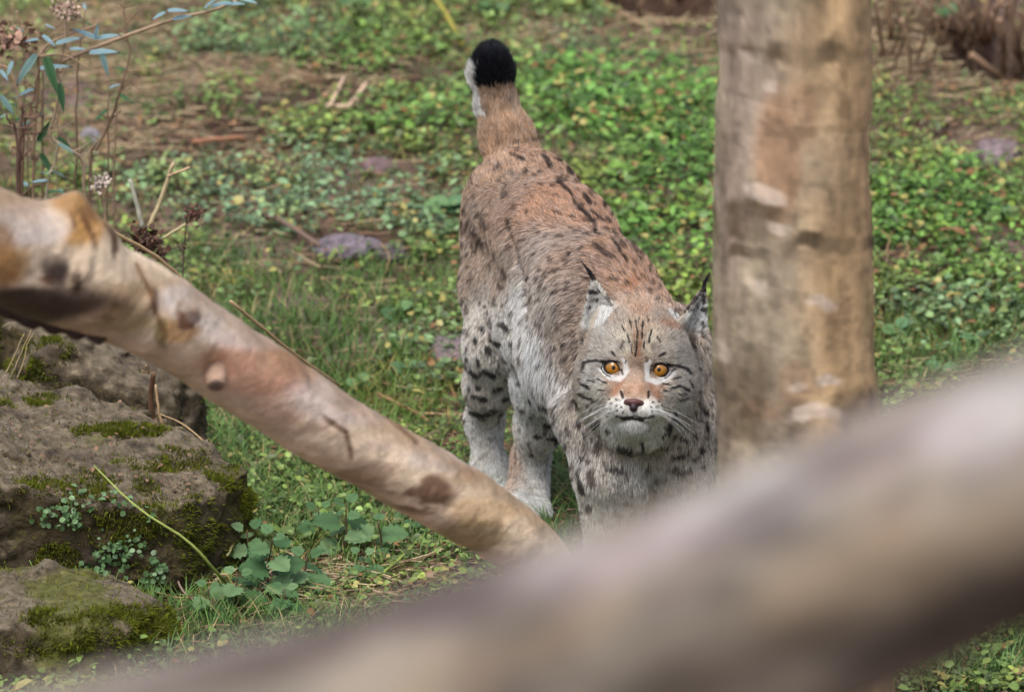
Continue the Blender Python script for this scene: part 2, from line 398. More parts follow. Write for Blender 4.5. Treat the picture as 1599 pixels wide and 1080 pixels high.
def blades(P, L, Wd, C, lean=.5, segs=3, curl=.6):
    n = len(P); a = rng.random(n) * 6.283; d = np.stack([np.cos(a), np.sin(a), 0 * a], 1); side = np.stack([-np.sin(a), np.cos(a), 0 * a], 1)
    ln = np.abs(rng.normal(0, lean, n))[:, None]; t = np.linspace(0, 1, segs + 1); V = np.zeros((n, 2 * segs + 1, 3))
    for i, tt in enumerate(t):
        c = P + d * (L[:, None] * (ln * tt + curl * tt * tt * .6)) + np.array([0, 0, 1.]) * (L[:, None] * tt * (1 - .35 * curl * tt))
        w = (Wd * (1 - tt) ** .6)[:, None]
        if i < segs: V[:, 2 * i] = c - side * w; V[:, 2 * i + 1] = c + side * w
        else: V[:, 2 * i] = c
    F = []
    for i in range(segs - 1): F += [(2 * i, 2 * i + 1, 2 * i + 3), (2 * i, 2 * i + 3, 2 * i + 2)]
    F.append((2 * segs - 2, 2 * segs - 1, 2 * segs)); F = np.array(F)
    k = 2 * segs + 1; FF = (F[None] + (np.arange(n) * k)[:, None, None]).reshape(-1, 3)
    sh = np.linspace(.75, 1.15, k)[None, :, None]
    return V.reshape(-1, 3), FF, (C[:, None, :] * sh).reshape(-1, 3)
P, px, py = ground_pts(330000); n2 = fbm(P * [1, 1, 0], 5, 3, 61)
gr = areas(px, py, GRASS); bare = areas(px, py, BARE); k = rng.random(len(P)) < np.clip(gr * (.75 + .6 * n2) + .24 + .25 * n2, 0, 1) * (1 - .9 * bare); P, gr, n2, px, py = P[k], gr[k], n2[k], px[k], py[k]
n = len(P); cc = np.where((rng.random(n) < .12)[:, None], rgb(176, 160, 112), rgb(94, 128, 62)) * rng.uniform(.55, 1.3, n)[:, None]
cc = cc * (1 + sst(.1, .6, n2)[:, None] * np.array([.35, .1, -.2]))
V_, F_, C_ = blades(P, rng.uniform(.018, .060, n) * (.7 + .5 * gr), rng.uniform(.0007, .0019, n), cc, .7)
print('COUNT grass', len(F_))
tag(mk0('grass', V_, F_, m_grass, True, C_), 'short green grass mixed through the ground cover', 'grass', kind='stuff')

# straw, dead stems and leaf litter lying on the soil
P, px, py = ground_pts(95000); st = areas(px, py, STRAW); bare = areas(px, py, BARE); nn2 = fbm(P * [1, 1, 0], 4, 2, 71)
k = rng.random(len(P)) < np.clip(st * .6 + bare * .14 + .09 + .1 * nn2, 0, 1); P, st, px, py = P[k], st[k], px[k], py[k]; n = len(P)
a = rng.normal(0, .8, n) + np.where(px > 1350, .9, 0); L = rng.uniform(.02, .11, n); d = np.stack([np.cos(a), np.sin(a), rng.normal(.05, .12, n)], 1)
sd_ = np.stack([-np.sin(a), np.cos(a), 0 * a], 1); w = rng.uniform(.0004, .0012, n)[:, None]; h0 = rng.uniform(.003, .022, n)
c0 = P + np.array([0, 0, 1.]) * h0[:, None]; bend = rng.normal(0, .18, n)[:, None]; V_ = np.zeros((n, 6, 3))
for i, t in enumerate((-.5, 0, .5)):
    c = c0 + d * (L * t)[:, None] + sd_ * bend * L[:, None] * (4 * t * t - .5); c[:, 2] = np.maximum(c[:, 2], gz(c[:, 0], c[:, 1]) + .002)
    V_[:, 2 * i] = c - sd_ * w - [0, 0, .0004]; V_[:, 2 * i + 1] = c + sd_ * w + [0, 0, .0008]
F1 = np.array([(0, 1, 3), (0, 3, 2), (2, 3, 5), (2, 5, 4)]); F_ = (F1[None] + (np.arange(n) * 6)[:, None, None]).reshape(-1, 3)
C_ = np.repeat(np.where((rng.random(n) < .5)[:, None], rgb(178, 158, 124), rgb(136, 108, 82)) * rng.uniform(.4, 1.2, n)[:, None], 6, 0)
tag(mk0('dry_straw', V_.reshape(-1, 3), F_, m_straw, True, C_), 'pale dry straw and dead stalks lying in patches on the soil', 'straw', kind='stuff')
# dead leaves and crumbs of soil
P, px, py = ground_pts(26000); bare = areas(px, py, BARE); k = rng.random(len(P)) < .05 + .5 * bare; P = P[k]; n = len(P)
D = np.stack([rng.normal(size=n), rng.normal(size=n), rng.normal(0, .3, n)], 1); U = np.stack([rng.normal(0, .6, n), rng.normal(0, .6, n), np.ones(n)], 1)
V_, F_, C_ = scatter(leaf_tpl(.4, .2, .3), frames(D, U), rng.uniform(.008, .024, n), P + [0, 0, .006], np.where((rng.random(n) < .4)[:, None], rgb(152, 116, 84), rgb(96, 74, 60)) * rng.uniform(.5, 1.3, n)[:, None])
tag(mk0('leaf_litter', V_, F_, m_straw, True, C_), 'brown dead leaves scattered on the bare soil patches', 'leaf litter', kind='stuff')
# ================================================================ BOULDERS
m_rock = mat('boulder_material', rough=.9, spec=.2, var=.55, vscale=70, bump=.010, bscale=75)
def planes_rock(name, poly, top, tilt, zb, st, seed, rnd=.03, amp=(.03, .012, .006), batter=.12, colfn=None):
    poly = np.asarray(poly, float); c = poly.mean(0); lo = poly.min(0) - .06; hi = poly.max(0) + .06
    F = Field(np.arange(lo[0], hi[0], st), np.arange(lo[1], hi[1], st), np.arange(zb - .05, top + .12, st))
    P = F.pts((slice(None),) * 3); d = None
    def smax(a, b, k): h = np.maximum(k - np.abs(a - b), 0) / k; return np.maximum(a, b) + h * h * k * .25
    for i in range(len(poly)):
        a, b = poly[i], poly[(i + 1) % len(poly)]; e = (b - a) / np.linalg.norm(b - a); nrm = np.array([e[1], -e[0], batter]); nrm /= np.linalg.norm(nrm)
        q = (P[..., 0] - a[0]) * nrm[0] + (P[..., 1] - a[1]) * nrm[1] + (P[..., 2] - 0) * nrm[2]; d = q if d is None else smax(d, q, rnd)
    nt = np.array([tilt[0], tilt[1], 1.]); nt /= np.linalg.norm(nt)
    d = smax(d, (P[..., 0] - c[0]) * nt[0] + (P[..., 1] - c[1]) * nt[1] + (P[..., 2] - top) * nt[2], rnd)
    d = smax(d, zb - P[..., 2], .01)
    n1 = fbm(P, 5.5, 2, seed); n2 = fbm(P * [1, 1, 1.6], 17, 3, seed + 3); n3 = fbm(P, 60, 3, seed + 5)
    led = np.abs(fbm(P * [1, 1, 2.2], 9, 3, seed + 9)); crack = -np.clip(.035 - led, 0, .035) * .25; n1 = n1 + .25 * (1 - 2 * np.abs(fbm(P, 14, 2, seed + 4))); n3 = n3 + 1.3 * np.round(3 * fbm(P * [1, 1, 2], 24, 2, seed + 8)) / 3
    F.f = (d + amp[0] * n1 + amp[1] * n2 + amp[2] * n3 - crack).astype(np.float32)
    V, Q = F.mesh(); V = relax(V, Q, 1); N = vnormals(V, Q)
    C = colfn(V, N); o = mk0(name, V, Q, m_rock, True, C); return o, V, Q, N
def rockcol(moss_bias, seed):
    def f(V, N):
        a = fbm(V, 7, 4, seed + 1); b = fbm(V, 30, 3, seed + 2); up = N[:, 2]
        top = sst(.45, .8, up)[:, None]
        c = (rgb(80, 70, 54) * (1 - top) + rgb(116, 104, 86) * top) * (1 + .45 * fbm(V, 90, 2, seed + 7)[:, None])  # brown stone tones, with lit top and shaded faces painted in
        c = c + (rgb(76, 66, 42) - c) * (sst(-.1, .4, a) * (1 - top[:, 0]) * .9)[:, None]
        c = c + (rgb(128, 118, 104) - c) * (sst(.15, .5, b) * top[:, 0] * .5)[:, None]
        c = c + (rgb(70, 60, 54) - c) * (sst(.1, .5, -b) * .6)[:, None]
        ms = sst(.0, .35, fbm(V, 9, 3, seed + 6) + moss_bias + .25 * up)
        return c * (1 - .7 * ms[:, None]) + rgb(92, 96, 34) * .7 * ms[:, None]
    return f
def moss_on(name, V, Q, N, n, sel, label, col=(rgb(122, 124, 34), rgb(80, 92, 34)), Ls=(.004, .011)):
    T = np.vstack([Q[:, :3], Q[:, [0, 2, 3]]]); a = V[T[:, 0]]; cen = V[T].mean(1); nn = N[T[:, 0]]
    w = sel(cen, nn); w = np.clip(w, 0, None); pick = rng.choice(len(T), n, p=w / w.sum()); u, v = rng.random(n), rng.random(n); f = u + v > 1; u[f], v[f] = 1 - u[f], 1 - v[f]
    P = a[pick] + (V[T[pick, 1]] - a[pick]) * u[:, None] + (V[T[pick, 2]] - a[pick]) * v[:, None]; nn = nn[pick]
    L = rng.uniform(*Ls, n); d = nn + rng.normal(0, .45, (n, 3)); d /= np.linalg.norm(d, axis=1)[:, None]; s = np.cross(d, rng.normal(size=(n, 3))); s /= np.linalg.norm(s, axis=1)[:, None]
    w_ = rng.uniform(.0007, .0018, n)[:, None]; VV = np.stack([P - s * w_ - nn * .002, P + s * w_ - nn * .002, P + d * L[:, None]], 1).reshape(-1, 3)
    t = rng.random((n, 1)); C = np.repeat((col[0] * t + col[1] * (1 - t)) * rng.uniform(.6, 1.35, (n, 1)), 3, 0)
    return VV, np.arange(3 * n).reshape(-1, 3), C
def leafbits(P, nn, smin, smax, cols, tw=.42):
    n = len(P); D = np.cross(nn, rng.normal(size=(n, 3))) + nn * rng.uniform(0, .6, (n, 1)); U = nn + rng.normal(0, .4, (n, 3)) + [0, 0, .4]
    t = rng.random((n, 1)); return scatter(leaf_tpl(tw), frames(D, U), rng.uniform(smin * .8, smax * .85, n), P + nn * rng.uniform(.003, .016, (n, 1)), (cols[0] * t + cols[1] * (1 - t)) * rng.uniform(.7, 1.25, (n, 1)))

# the big boulder
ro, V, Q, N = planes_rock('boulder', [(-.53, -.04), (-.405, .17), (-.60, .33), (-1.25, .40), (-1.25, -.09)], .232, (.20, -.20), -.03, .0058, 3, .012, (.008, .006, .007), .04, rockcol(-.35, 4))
tag(ro, 'large square-cornered boulder with flat soil-dusted top and mossy sides, left of the leaning log', 'boulder')
bigV, bigQ, bigN = V, Q, N
def projsel(L):
    def f(c, n):
        px, py = ppix(c); return areas(px, py, L)
    return f
s1 = projsel([(345, 745, 28, 40, 1.), (395, 790, 25, 30, .8), (200, 672, 90, 12, .9), (40, 625, 70, 12, 1.), (120, 770, 110, 40, .35), (90, 870, 40, 25, .5), (190, 800, 70, 70, .3), (250, 860, 60, 60, .12), (300, 700, 50, 12, .6), (330, 830, 80, 90, .12), (250, 725, 80, 14, .4)])
b2 = lambda c, n: s1(c, n) * np.clip(.35 + 1.2 * fbm(c, 26, 3, 77), 0, 1) + .004
VV, FF, CC = moss_on('moss', V, Q, N, 34000, b2, '')
o = mk('moss', VV, FF, m_moss, ro, True, CC); o['kind'] = 'stuff'
# little plants rooted on it
w = projsel([(130, 800, 110, 26, 1.), (60, 800, 70, 22, .6), (185, 870, 45, 60, .9), (150, 915, 110, 36, .9), (225, 880, 30, 22, .8), (190, 830, 30, 30, .6)])
T = np.vstack([Q[:, :3], Q[:, [0, 2, 3]]]); cen = V[T].mean(1); nn = N[T[:, 0]]; ww = w(cen, nn) * (nn @ -FWD > 0) * np.clip(.1 + 1.6 * fbm(cen, 22, 2, 91), 0, 1); pk = rng.choice(len(T), 620, p=ww / ww.sum())
VV, FF, CC = leafbits(cen[pk], nn[pk], .007, .014, (rgb(112, 142, 96), rgb(80, 112, 66)))
o = mk('small_creeping_plants', VV, FF, m_leaf, ro, True, CC); o.name = 'creeping_plant'; o['kind'] = 'stuff'
# crumbs and dead leaf bits on top
up = (nn[:, 2] > .7) * 1.; pk = rng.choice(len(T), 500, p=up / up.sum()); VV, FF, CC = leafbits(cen[pk], nn[pk], .003, .010, (rgb(136, 104, 80), rgb(84, 70, 60)), .5)
o = mk('litter', VV, FF, m_straw, ro, True, CC); o['kind'] = 'stuff'

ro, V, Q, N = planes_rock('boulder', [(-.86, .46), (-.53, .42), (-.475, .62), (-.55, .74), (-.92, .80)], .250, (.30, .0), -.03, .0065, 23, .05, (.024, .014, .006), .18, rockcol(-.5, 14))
tag(ro, 'low grey-brown boulder half hidden beneath the leaning log', 'boulder')
VV, FF, CC = moss_on('moss', V, Q, N, 5000, lambda c, n: projsel([(85, 545, 30, 30, 1.), (60, 560, 25, 40, .8), (110, 590, 40, 14, .3), (20, 600, 40, 40, 1)])(c, n) * np.clip(.2 + 1.5 * fbm(c, 30, 3, 7), 0, 1) + .002, '')
o = mk('moss', VV, FF, m_moss, ro, True, CC); o['kind'] = 'stuff'
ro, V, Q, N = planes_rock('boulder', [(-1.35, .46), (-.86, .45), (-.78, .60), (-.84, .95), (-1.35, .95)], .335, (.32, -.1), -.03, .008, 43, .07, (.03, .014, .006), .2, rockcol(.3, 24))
tag(ro, 'moss-covered boulder at the left edge below the thick end of the log', 'boulder')
VV, FF, CC = moss_on('moss', V, Q, N, 30000, lambda c, n: (n[:, 2] + .9) * np.clip(.5 + 1.2 * fbm(c, 18, 3, 7), 0, 1) + .01, '')
o = mk('moss', VV, FF, m_moss, ro, True, CC); o['kind'] = 'stuff'
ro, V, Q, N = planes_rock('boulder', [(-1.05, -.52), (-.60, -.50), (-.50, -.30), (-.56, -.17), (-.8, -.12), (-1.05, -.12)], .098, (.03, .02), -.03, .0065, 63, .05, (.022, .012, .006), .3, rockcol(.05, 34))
tag(ro, 'low mossy stone in the bottom left corner in front of the big boulder', 'boulder')
VV, FF, CC = moss_on('moss', V, Q, N, 26000, lambda c, n: projsel([(190, 985, 95, 42, 1.), (90, 965, 60, 16, .8), (240, 965, 60, 20, .6), (60, 1010, 80, 20, .25)])(c, n) * np.clip(.55 + 1.2 * fbm(c, 24, 3, 8), 0, 1) + .01, '')
o = mk('moss', VV, FF, m_moss, ro, True, CC); o['kind'] = 'stuff'

# flat stones lying in the ground cover
def stone(px, py, w, d, h, label, c, ang=0):
    g = gp(px, py); bm_ = Field(np.arange(-w, w, w / 18), np.arange(-d, d, d / 14), np.arange(-h, h * 1.6, h / 7)); P = bm_.pts((slice(None),) * 3)
    q = np.linalg.norm(P / [w * .82, d * .82, h * 1.1], axis=-1) - 1 + .22 * fbm(P, 1.6 / w, 3, int(px)); bm_.f = (q * h).astype(np.float32)
    V, Q = bm_.mesh(); V = V @ np.array([[math.cos(ang), math.sin(ang), 0], [-math.sin(ang), math.cos(ang), 0], [0, 0, 1]]) + g
    C = np.tile(c, (len(V), 1)) * (1 + .3 * fbm(V, 30, 3, 5)[:, None]); o = mk0('stone', V, Q, m_rock, True, C); tag(o, label, 'stone'); return o
stone(540, 388, .085, .10, .020, 'flat purplish stone showing through the ground cover left of the lynx', rgb(128, 116, 124))
stone(612, 395, .05, .07, .014, 'small dull stone just right of the flat purplish stone', rgb(110, 98, 100))
stone(708, 545, .05, .10, .018, 'smooth mauve-grey stone right beside the lynx thigh', rgb(140, 124, 126))
stone(1560, 245, .06, .10, .03, 'mauve-grey stone on the bare soil at the right edge', rgb(132, 116, 118))
stone(590, 262, .045, .07, .018, 'pinkish-brown stone among leaves above the flat purplish stone', rgb(134, 110, 110))
stone(1116, 690, .035, .08, .045, 'dark stone in the shade between the lynx and the upright trunk', rgb(80, 68, 68))
stone(140, 565 if False else 218, .03, .05, .02, 'small pale grey stone on the bare soil behind the dry weeds', rgb(150, 146, 150))

# ================================================================ LOGS AND TRUNK
def wood_tube(path, rad, n, sides, noisef, capn=4):
    """tube with radius noise; returns V, Q, (t, angle) per vertex, ends closed"""
    P = smooth_path(path, n); T = np.gradient(P, axis=0); T /= np.linalg.norm(T, axis=1)[:, None]
    U = np.cross(T, [0, 0, 1.]) if abs(T[0, 2]) < .9 else np.cross(T, [0, 1., 0]); U /= np.linalg.norm(U, axis=1)[:, None]; W = np.cross(T, U) * -1
    W = np.cross(U, T); t = np.linspace(0, 1, n); R = np.interp(t, np.linspace(0, 1, len(rad)), rad); an = np.arange(sides) / sides * 2 * math.pi
    dirs = np.cos(an)[None, :, None] * U[:, None] + np.sin(an)[None, :, None] * W[:, None]
    V = P[:, None] + dirs * R[:, None, None]; rr = noisef(V, t[:, None] + 0 * an[None], an[None] + 0 * t[:, None], R[:, None]); V = V + dirs * rr[..., None]
    s = np.repeat(np.arange(n - 1)[:, None] * sides, sides, 1) + np.arange(sides)[None]; s2 = np.repeat(np.arange(n - 1)[:, None] * sides, sides, 1) + (np.arange(sides)[None] + 1) % sides
    Q = np.stack([s, s2, s2 + sides, s + sides], -1).reshape(-1, 4)
    tt = (t[:, None] + 0 * an[None]).ravel(); aa = (an[None] + 0 * t[:, None]).ravel(); V = V.reshape(-1, 3)
    # end caps: a ring shrunk to the centre
    ex = []
    for (i, k) in ((0, 0), (n - 1, 1)):
        ring = V[i * sides:(i + 1) * sides]; c = ring.mean(0); base = len(V)
        V = np.vstack([V, c + (ring - c) * .02]); tt = np.append(tt, np.full(sides, float(k))); aa = np.append(aa, an)
        j = np.arange(sides); j2 = (j + 1) % sides; q = np.stack([i * sides + j, base + j, base + j2, i * sides + j2], 1)
        Q = np.vstack([Q, q if k == 0 else q[:, ::-1]])
    return V, Q, tt, aa, P, W
m_log = mat('log_material', rough=.45, spec=.4, var=.2, vscale=45, bump=.004, bscale=60, stretch=(1, 1, 1))
# the leaning log: nearer the camera at its thick upper end
lx0, lx1 = at(-420, 190, -1.72), at(865, 850, -.95)
ld = lx1 - lx0; end = at(1040, 1120, -.80); end[2] = float(gz(end[0], end[1])) - .01
path = [lx0, at(0, 388, -1.45), at(180, 462, -1.36), at(300, 530, -1.28), at(500, 660, -1.15), at(690, 768, -1.05), at(790, 832, -.99), at(862, 898, -.94), at(960, 1010, -.86), end]
def lognoise(V, t, a, R):
    return .006 * fbm(V, 7, 2, 101) + .0022 * fbm(V, 26, 3, 102) + .0008 * fbm(V, 110, 2, 103)
V, Q, tt, aa, PP, WW = wood_tube(path, [.078, .072, .061, .057, .052, .052, .047, .041, .038, .036], 560, 84, lognoise)
def bump_at(V, c, r, h):
    d = np.linalg.norm(V - c, axis=1); return np.exp(-(d / r) ** 2) * h
bvl = BVHTree.FromPolygons([tuple(v) for v in V], Q.tolist())
def rayo(bv, px, py):
    d = FWD + RGT * ((px - 799.5) / 1599 * 36 / cam_d.lens) + UPV * ((540 - py) / 1599 * 36 / cam_d.lens); h = bv.ray_cast(Vector(CAM), Vector(d).normalized()); return None if h[0] is None else (np.array(h[0]), np.array(h[1]))
Nn = vnormals(V, Q)
for (bx, by, r_, h_) in ((108, 385, .042, .060), (150, 408, .034, .046), (250, 480, .026, .012)):
    V = V + (UPV * .9 - FWD * .25) * bump_at(V, at(bx, by, -1.42), r_, h_)[:, None] * 1.35
V = V + Nn * (.0012 * fbm(V, 60, 3, 120))[:, None]
bvl = BVHTree.FromPolygons([tuple(v) for v in V], Q.tolist())
for (px, py, r, h) in ((87, 425, .036, .014), (87, 427, .017, -.016), (119, 436, .010, -.012), (334, 576, .022, .010), (250, 480, .03, .007), (235, 470, .012, -.008), (130, 420, .012, -.012), (300, 500, .02, -.004), (700, 790, .03, .004)):
    h_ = rayo(bvl, px, py)
    if h_ is None: h_ = rayo(bvl, px, py + 40)
    V = V + Nn * bump_at(V, h_[0], r, h)[:, None]
px, py = ppix(V)
def logcol():
    f = fbm(V * [1, 1, 1], 9, 3, 111); g = fbm(V * [.6, 1, 1], 32, 3, 112)
    c = np.tile(rgb(226, 204, 176), (len(V), 1)); 
    a = areas(px, py, [(430, 570, 130, 60, 1.), (480, 620, 100, 60, .6)]); c = c + (rgb(188, 134, 108) - c) * (a * np.clip(.6 + f, 0, 1) * .8)[:, None]        # bare reddish wood
    a = areas(px, py, [(180, 480, 150, 45, .7), (280, 560, 60, 40, .5), (560, 760, 90, 30, .5), (30, 330, 40, 40, .3)]); c = c + (rgb(146, 116, 78) - c) * (a * np.clip(.6 + f, 0, 1))[:, None]
    a = areas(px, py, [(120, 340, 48, 48, 1.), (20, 400, 30, 50, .8)]); c = c + (rgb(188, 142, 78) - c) * (a * .8)[:, None]
    a = areas(px, py, [(400, 510, 110, 40, 1.), (560, 620, 120, 50, 1.), (290, 470, 50, 30, .9), (30, 350, 60, 40, 1.), (700, 710, 80, 30, .8)]); c = c + (rgb(226, 212, 204) - c) * (a * .7)[:, None]  # near-white patches paint the highlight along the log's top
    for (bx, by, r1, r2, cc_, s_) in ((122, 343, 44, 40, (196, 148, 84), .8), (60, 350, 55, 34, (222, 210, 200), .8), (278, 462, 22, 24, (232, 222, 212), .8), (335, 490, 50, 26, (230, 218, 206), .7), (285, 520, 40, 20, (184, 134, 72), .7), (195, 495, 40, 22, (112, 98, 60), .6), (255, 520, 14, 26, (104, 92, 52), .8), (87, 425, 25, 23, (84, 66, 58), .9), (119, 434, 10, 20, (64, 46, 34), .9), (300, 489, 13, 16, (104, 82, 76), .85), (292, 508, 15, 12, (100, 78, 70), .85), (174, 375, 7, 34, (52, 40, 30), .8), (40, 478, 120, 24, (44, 36, 32), .9), (10, 400, 24, 60, (150, 104, 50), .7), (620, 690, 70, 16, (226, 204, 182), .6), (760, 800, 60, 24, (222, 186, 138), .6)):  # the wide near-black patch under the thick end is painted shade
        c = c + (rgb(*cc_) - c) * (areas(px + 12 * f + 10 * g, py + 12 * g, [(bx, by, r1, r2, 1)]) * s_)[:, None]
    # flakes of dark bark left on the underside and round the knots
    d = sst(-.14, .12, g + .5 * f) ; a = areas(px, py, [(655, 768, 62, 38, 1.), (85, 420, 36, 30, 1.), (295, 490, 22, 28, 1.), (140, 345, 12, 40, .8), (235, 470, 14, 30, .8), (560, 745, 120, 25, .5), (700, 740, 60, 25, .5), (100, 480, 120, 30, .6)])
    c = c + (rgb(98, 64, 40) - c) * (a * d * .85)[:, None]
    a = areas(px, py, [(735, 835, 60, 28, 1.), (200, 510, 80, 20, .4), (560, 790, 60, 16, .5), (250, 590, 60, 18, .3)]); c = c + (rgb(124, 106, 48) - c) * (a * .6)[:, None]
    a = areas(px, py, [(60, 470, 140, 26, 1.), (85, 415, 26, 20, .8)]); c = c + (rgb(58, 46, 40) - c) * (a * .85)[:, None]  # near-black underside of the thick end is painted shade; also a knot
    for seg in ([(505, 650), (520, 660), (540, 675), (547, 700), (548, 715)], [(213, 412), (235, 456), (243, 486), (256, 517)], [(126, 322), (134, 345), (144, 364)], [(110, 330), (118, 352)], [(365 / 2.3, 340), (178, 372), (184, 392)], [(590, 640), (625, 668), (650, 690)], [(118, 325), (140, 360), (150, 385)]):
        for p, q in zip(seg[:-1], seg[1:]):
            e = np.subtract(q, p); k = np.clip(((px - p[0]) * e[0] + (py - p[1]) * e[1]) / (e @ e), 0, 1); dd = np.hypot(px - p[0] - k * e[0], py - p[1] - k * e[1]) + 2 * g
            c = c + (rgb(96, 62, 38) - c) * (sst(5, 2, dd) * .8)[:, None]
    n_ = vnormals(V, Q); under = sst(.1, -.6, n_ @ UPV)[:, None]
    c = c + (rgb(128, 94, 54) - c) * (sst(-.5, .2, f)[:, None] * sst(.2, -.6, n_ @ UPV)[:, None] * .7)  # ochre wood, with underside shade painted in where normals face down
    return c * 1.1 * (1 + .20 * g[:, None]) * (1 + .16 * fbm(V * [.3, 1, 1], 70, 2, 118)[:, None])
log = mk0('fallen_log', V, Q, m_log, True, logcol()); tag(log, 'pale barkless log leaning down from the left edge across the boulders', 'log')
h_ = rayo(bvl, 336, 588); c0 = h_[0]; dr = .55 * (CAM - c0) / np.linalg.norm(CAM - c0) - UPV * .62 + RGT * .05
Vs, Fs = tube([c0 - dr * .02, c0 + dr * .006, c0 + dr * .018, c0 + dr * .020], [.018, .0150, .0125, .010], 20, True)
cs = np.tile(rgb(184, 152, 130), (len(Vs), 1)); cs[-1] = rgb(96, 80, 76); cs[-22:-2] = rgb(140, 116, 104)
mk('branch_stub', Vs, Fs, m_log, log, True, cs)
# loose dark bark hanging under the thick end
for i, (x, y, w, hgt) in enumerate(((30, 478, 70, 30), (105, 500, 60, 26), (160, 500, 30, 18))):
    c = at(x, y, -1.40); nx_ = 12; Vb = []; 
    for j in range(nx_):
        u = j / (nx_ - 1) * 2 - 1
        for kk, vv in enumerate((1, .2, -.6, -1)):
            off = .004 * math.sin(j * 2.1 + i) + .006 * rng.random() * (kk > 1)
            Vb.append(c + RGT * u * w * .00085 + np.array([0, .004 * math.sin(u * 3) + .010 * (kk / 3), 0]) + UPV * (vv * hgt * .00085 * (1 - .5 * abs(u) * (kk > 0)) - off - u * w * .00085 * .42))
    Fb = [(j * 4 + k, j * 4 + k + 1, (j + 1) * 4 + k + 1, (j + 1) * 4 + k) for j in range(nx_ - 1) for k in range(3)]
    Vb = np.array(Vb); nb = len(Vb); Vb = np.vstack([Vb, Vb + [0, .007, .002]]); Fb += [tuple(q + nb for q in f[::-1]) for f in list(Fb)]
    ed = [k for k in range(4)]; rim = [j * 4 for j in range(nx_)] + [(nx_ - 1) * 4 + k for k in (1, 2, 3)] + [j * 4 + 3 for j in range(nx_ - 2, -1, -1)] + [2, 1]
    Fb += [(rim[j], rim[(j + 1) % len(rim)], rim[(j + 1) % len(rim)] + nb, rim[j] + nb) for j in range(len(rim))]
    mk('bark_flap', Vb, Fb, m_log, log, True, np.tile(rgb(62, 48, 40), (len(Vb), 1)))

# the upright trunk
tx = lambda px, py: at(px, py, -1.3)
bot = at(1262, 1200, -1.3); bot[2] = -.06
top_ = at(1236, -60, -1.3); up_ = top_ + (top_ - at(1246, 400, -1.3)) * 3.2
path = [bot, tx(1250, 720), tx(1240, 560), tx(1236, 380), tx(1238, 180), tx(1241, 0), up_]
def trn(V, t, a, R):
    z = V[..., 2]; r = .004 * fbm(V, 6, 2, 201) + .0018 * fbm(V * [1, 1, .5], 40, 3, 202)
    for zz, wd, hh in []: r = r + .3 * hh * np.exp(-((z - zz + .012 * np.sin(a * 2 + zz * 30) + .01 * np.sin(a * 5 + zz)) / wd) ** 2)
    return r + .014 * np.exp(-np.maximum(z, 0) / .12)
zpx = lambda py: float(at(1240, py, -1.3)[2])
ZR = [(zpx(92), .010, -.004), (zpx(355), .014, -.005), (zpx(378), .008, .004), (zpx(300), .006, .002), (zpx(600), .02, .004), (zpx(650), .01, -.004), (zpx(215), .006, .002), (zpx(480), .006, -.002)]
V, Q, tt, aa, PP, WW = wood_tube(path, [.130, .112, .108, .1065, .103, .101, .100, .090], 420, 96, trn)
px, py = ppix(V)
def trunkcol():
    f = fbm(V * [1, 1, .35], 26, 4, 211); g = fbm(V * [1, 1, .8], 14, 3, 212); h = fbm(V * [1, 1, .18], 60, 3, 213)
    c = rgb(164, 149, 126) + (rgb(182, 152, 114) - rgb(164, 149, 126)) * sst(1200, 1330, px + 60 * g)[:, None]
    c = c + (rgb(150, 132, 118) - c) * (sst(-.1, .4, g) * sst(1290, 1150, px) * .8)[:, None]
    c = c + (rgb(160, 116, 84) - c) * (areas(px, py, [(1215, 250, 40, 120, .7), (1250, 180, 30, 60, .5), (1240, 600, 30, 40, .4), (1190, 640, 40, 20, .4)]) * .8)[:, None]
    band = areas(px + 20 * g, py + 22 * f, [(1250, 82, 130, 20, 1.), (1165, 345, 90, 34, 1.), (1300, 378, 100, 15, 1.), (1160, 392, 70, 12, .9), (1160, 600, 60, 70, .75), (1200, 660, 80, 50, .8), (1340, 640, 40, 40, .7), (1150, 470, 30, 20, .4), (1310, 290, 70, 8, .4), (1130, 250, 16, 60, .4)])
    c = c + (rgb(88, 74, 56) - c) * (band * np.clip(.8 + 1.5 * f, 0, 1))[:, None]
    spots = areas(px + 26 * g + 20 * f, py + 22 * f + 16 * g, [(1210, 138, 14, 10, .9), (1200, 308, 26, 14, .9), (1212, 352, 18, 12, .8), (1178, 440, 12, 14, .8), (1290, 478, 24, 10, .9), (1300, 602, 20, 12, 1.), (1243, 604, 18, 10, .8), (1275, 655, 55, 16, .9), (1180, 95, 22, 10, .6), (1130, 550, 14, 20, .6), (1150, 30, 16, 10, .5), (1110, 300, 12, 40, .4)])
    c = c + (rgb(206, 188, 170) - c) * (spots * .75)[:, None]
    c = c + (rgb(136, 138, 84) - c) * (sst(.1, .5, g) * np.maximum(sst(1130, 1105, px), sst(1340, 1370, px)) * .6)[:, None]
    c = c * (1 - .30 * sst(.05, .4, fbm(V, 55, 3, 221)))[:, None] * (1 + .22 * fbm(V, 130, 2, 222)[:, None])
    return c * [1.08, 1.09, 1.10] * (1 + .40 * f[:, None] + .34 * h[:, None])
m_trunk = mat('trunk_material', rough=.8, spec=.2, var=.16, vscale=30, bump=.003, bscale=60, stretch=(1, 1, .35))
trunk = mk0('tree_trunk', V, Q, m_trunk, True, trunkcol()); tag(trunk, 'upright weathered tree trunk with dark ring scars, close at the right of the lynx', 'tree trunk')

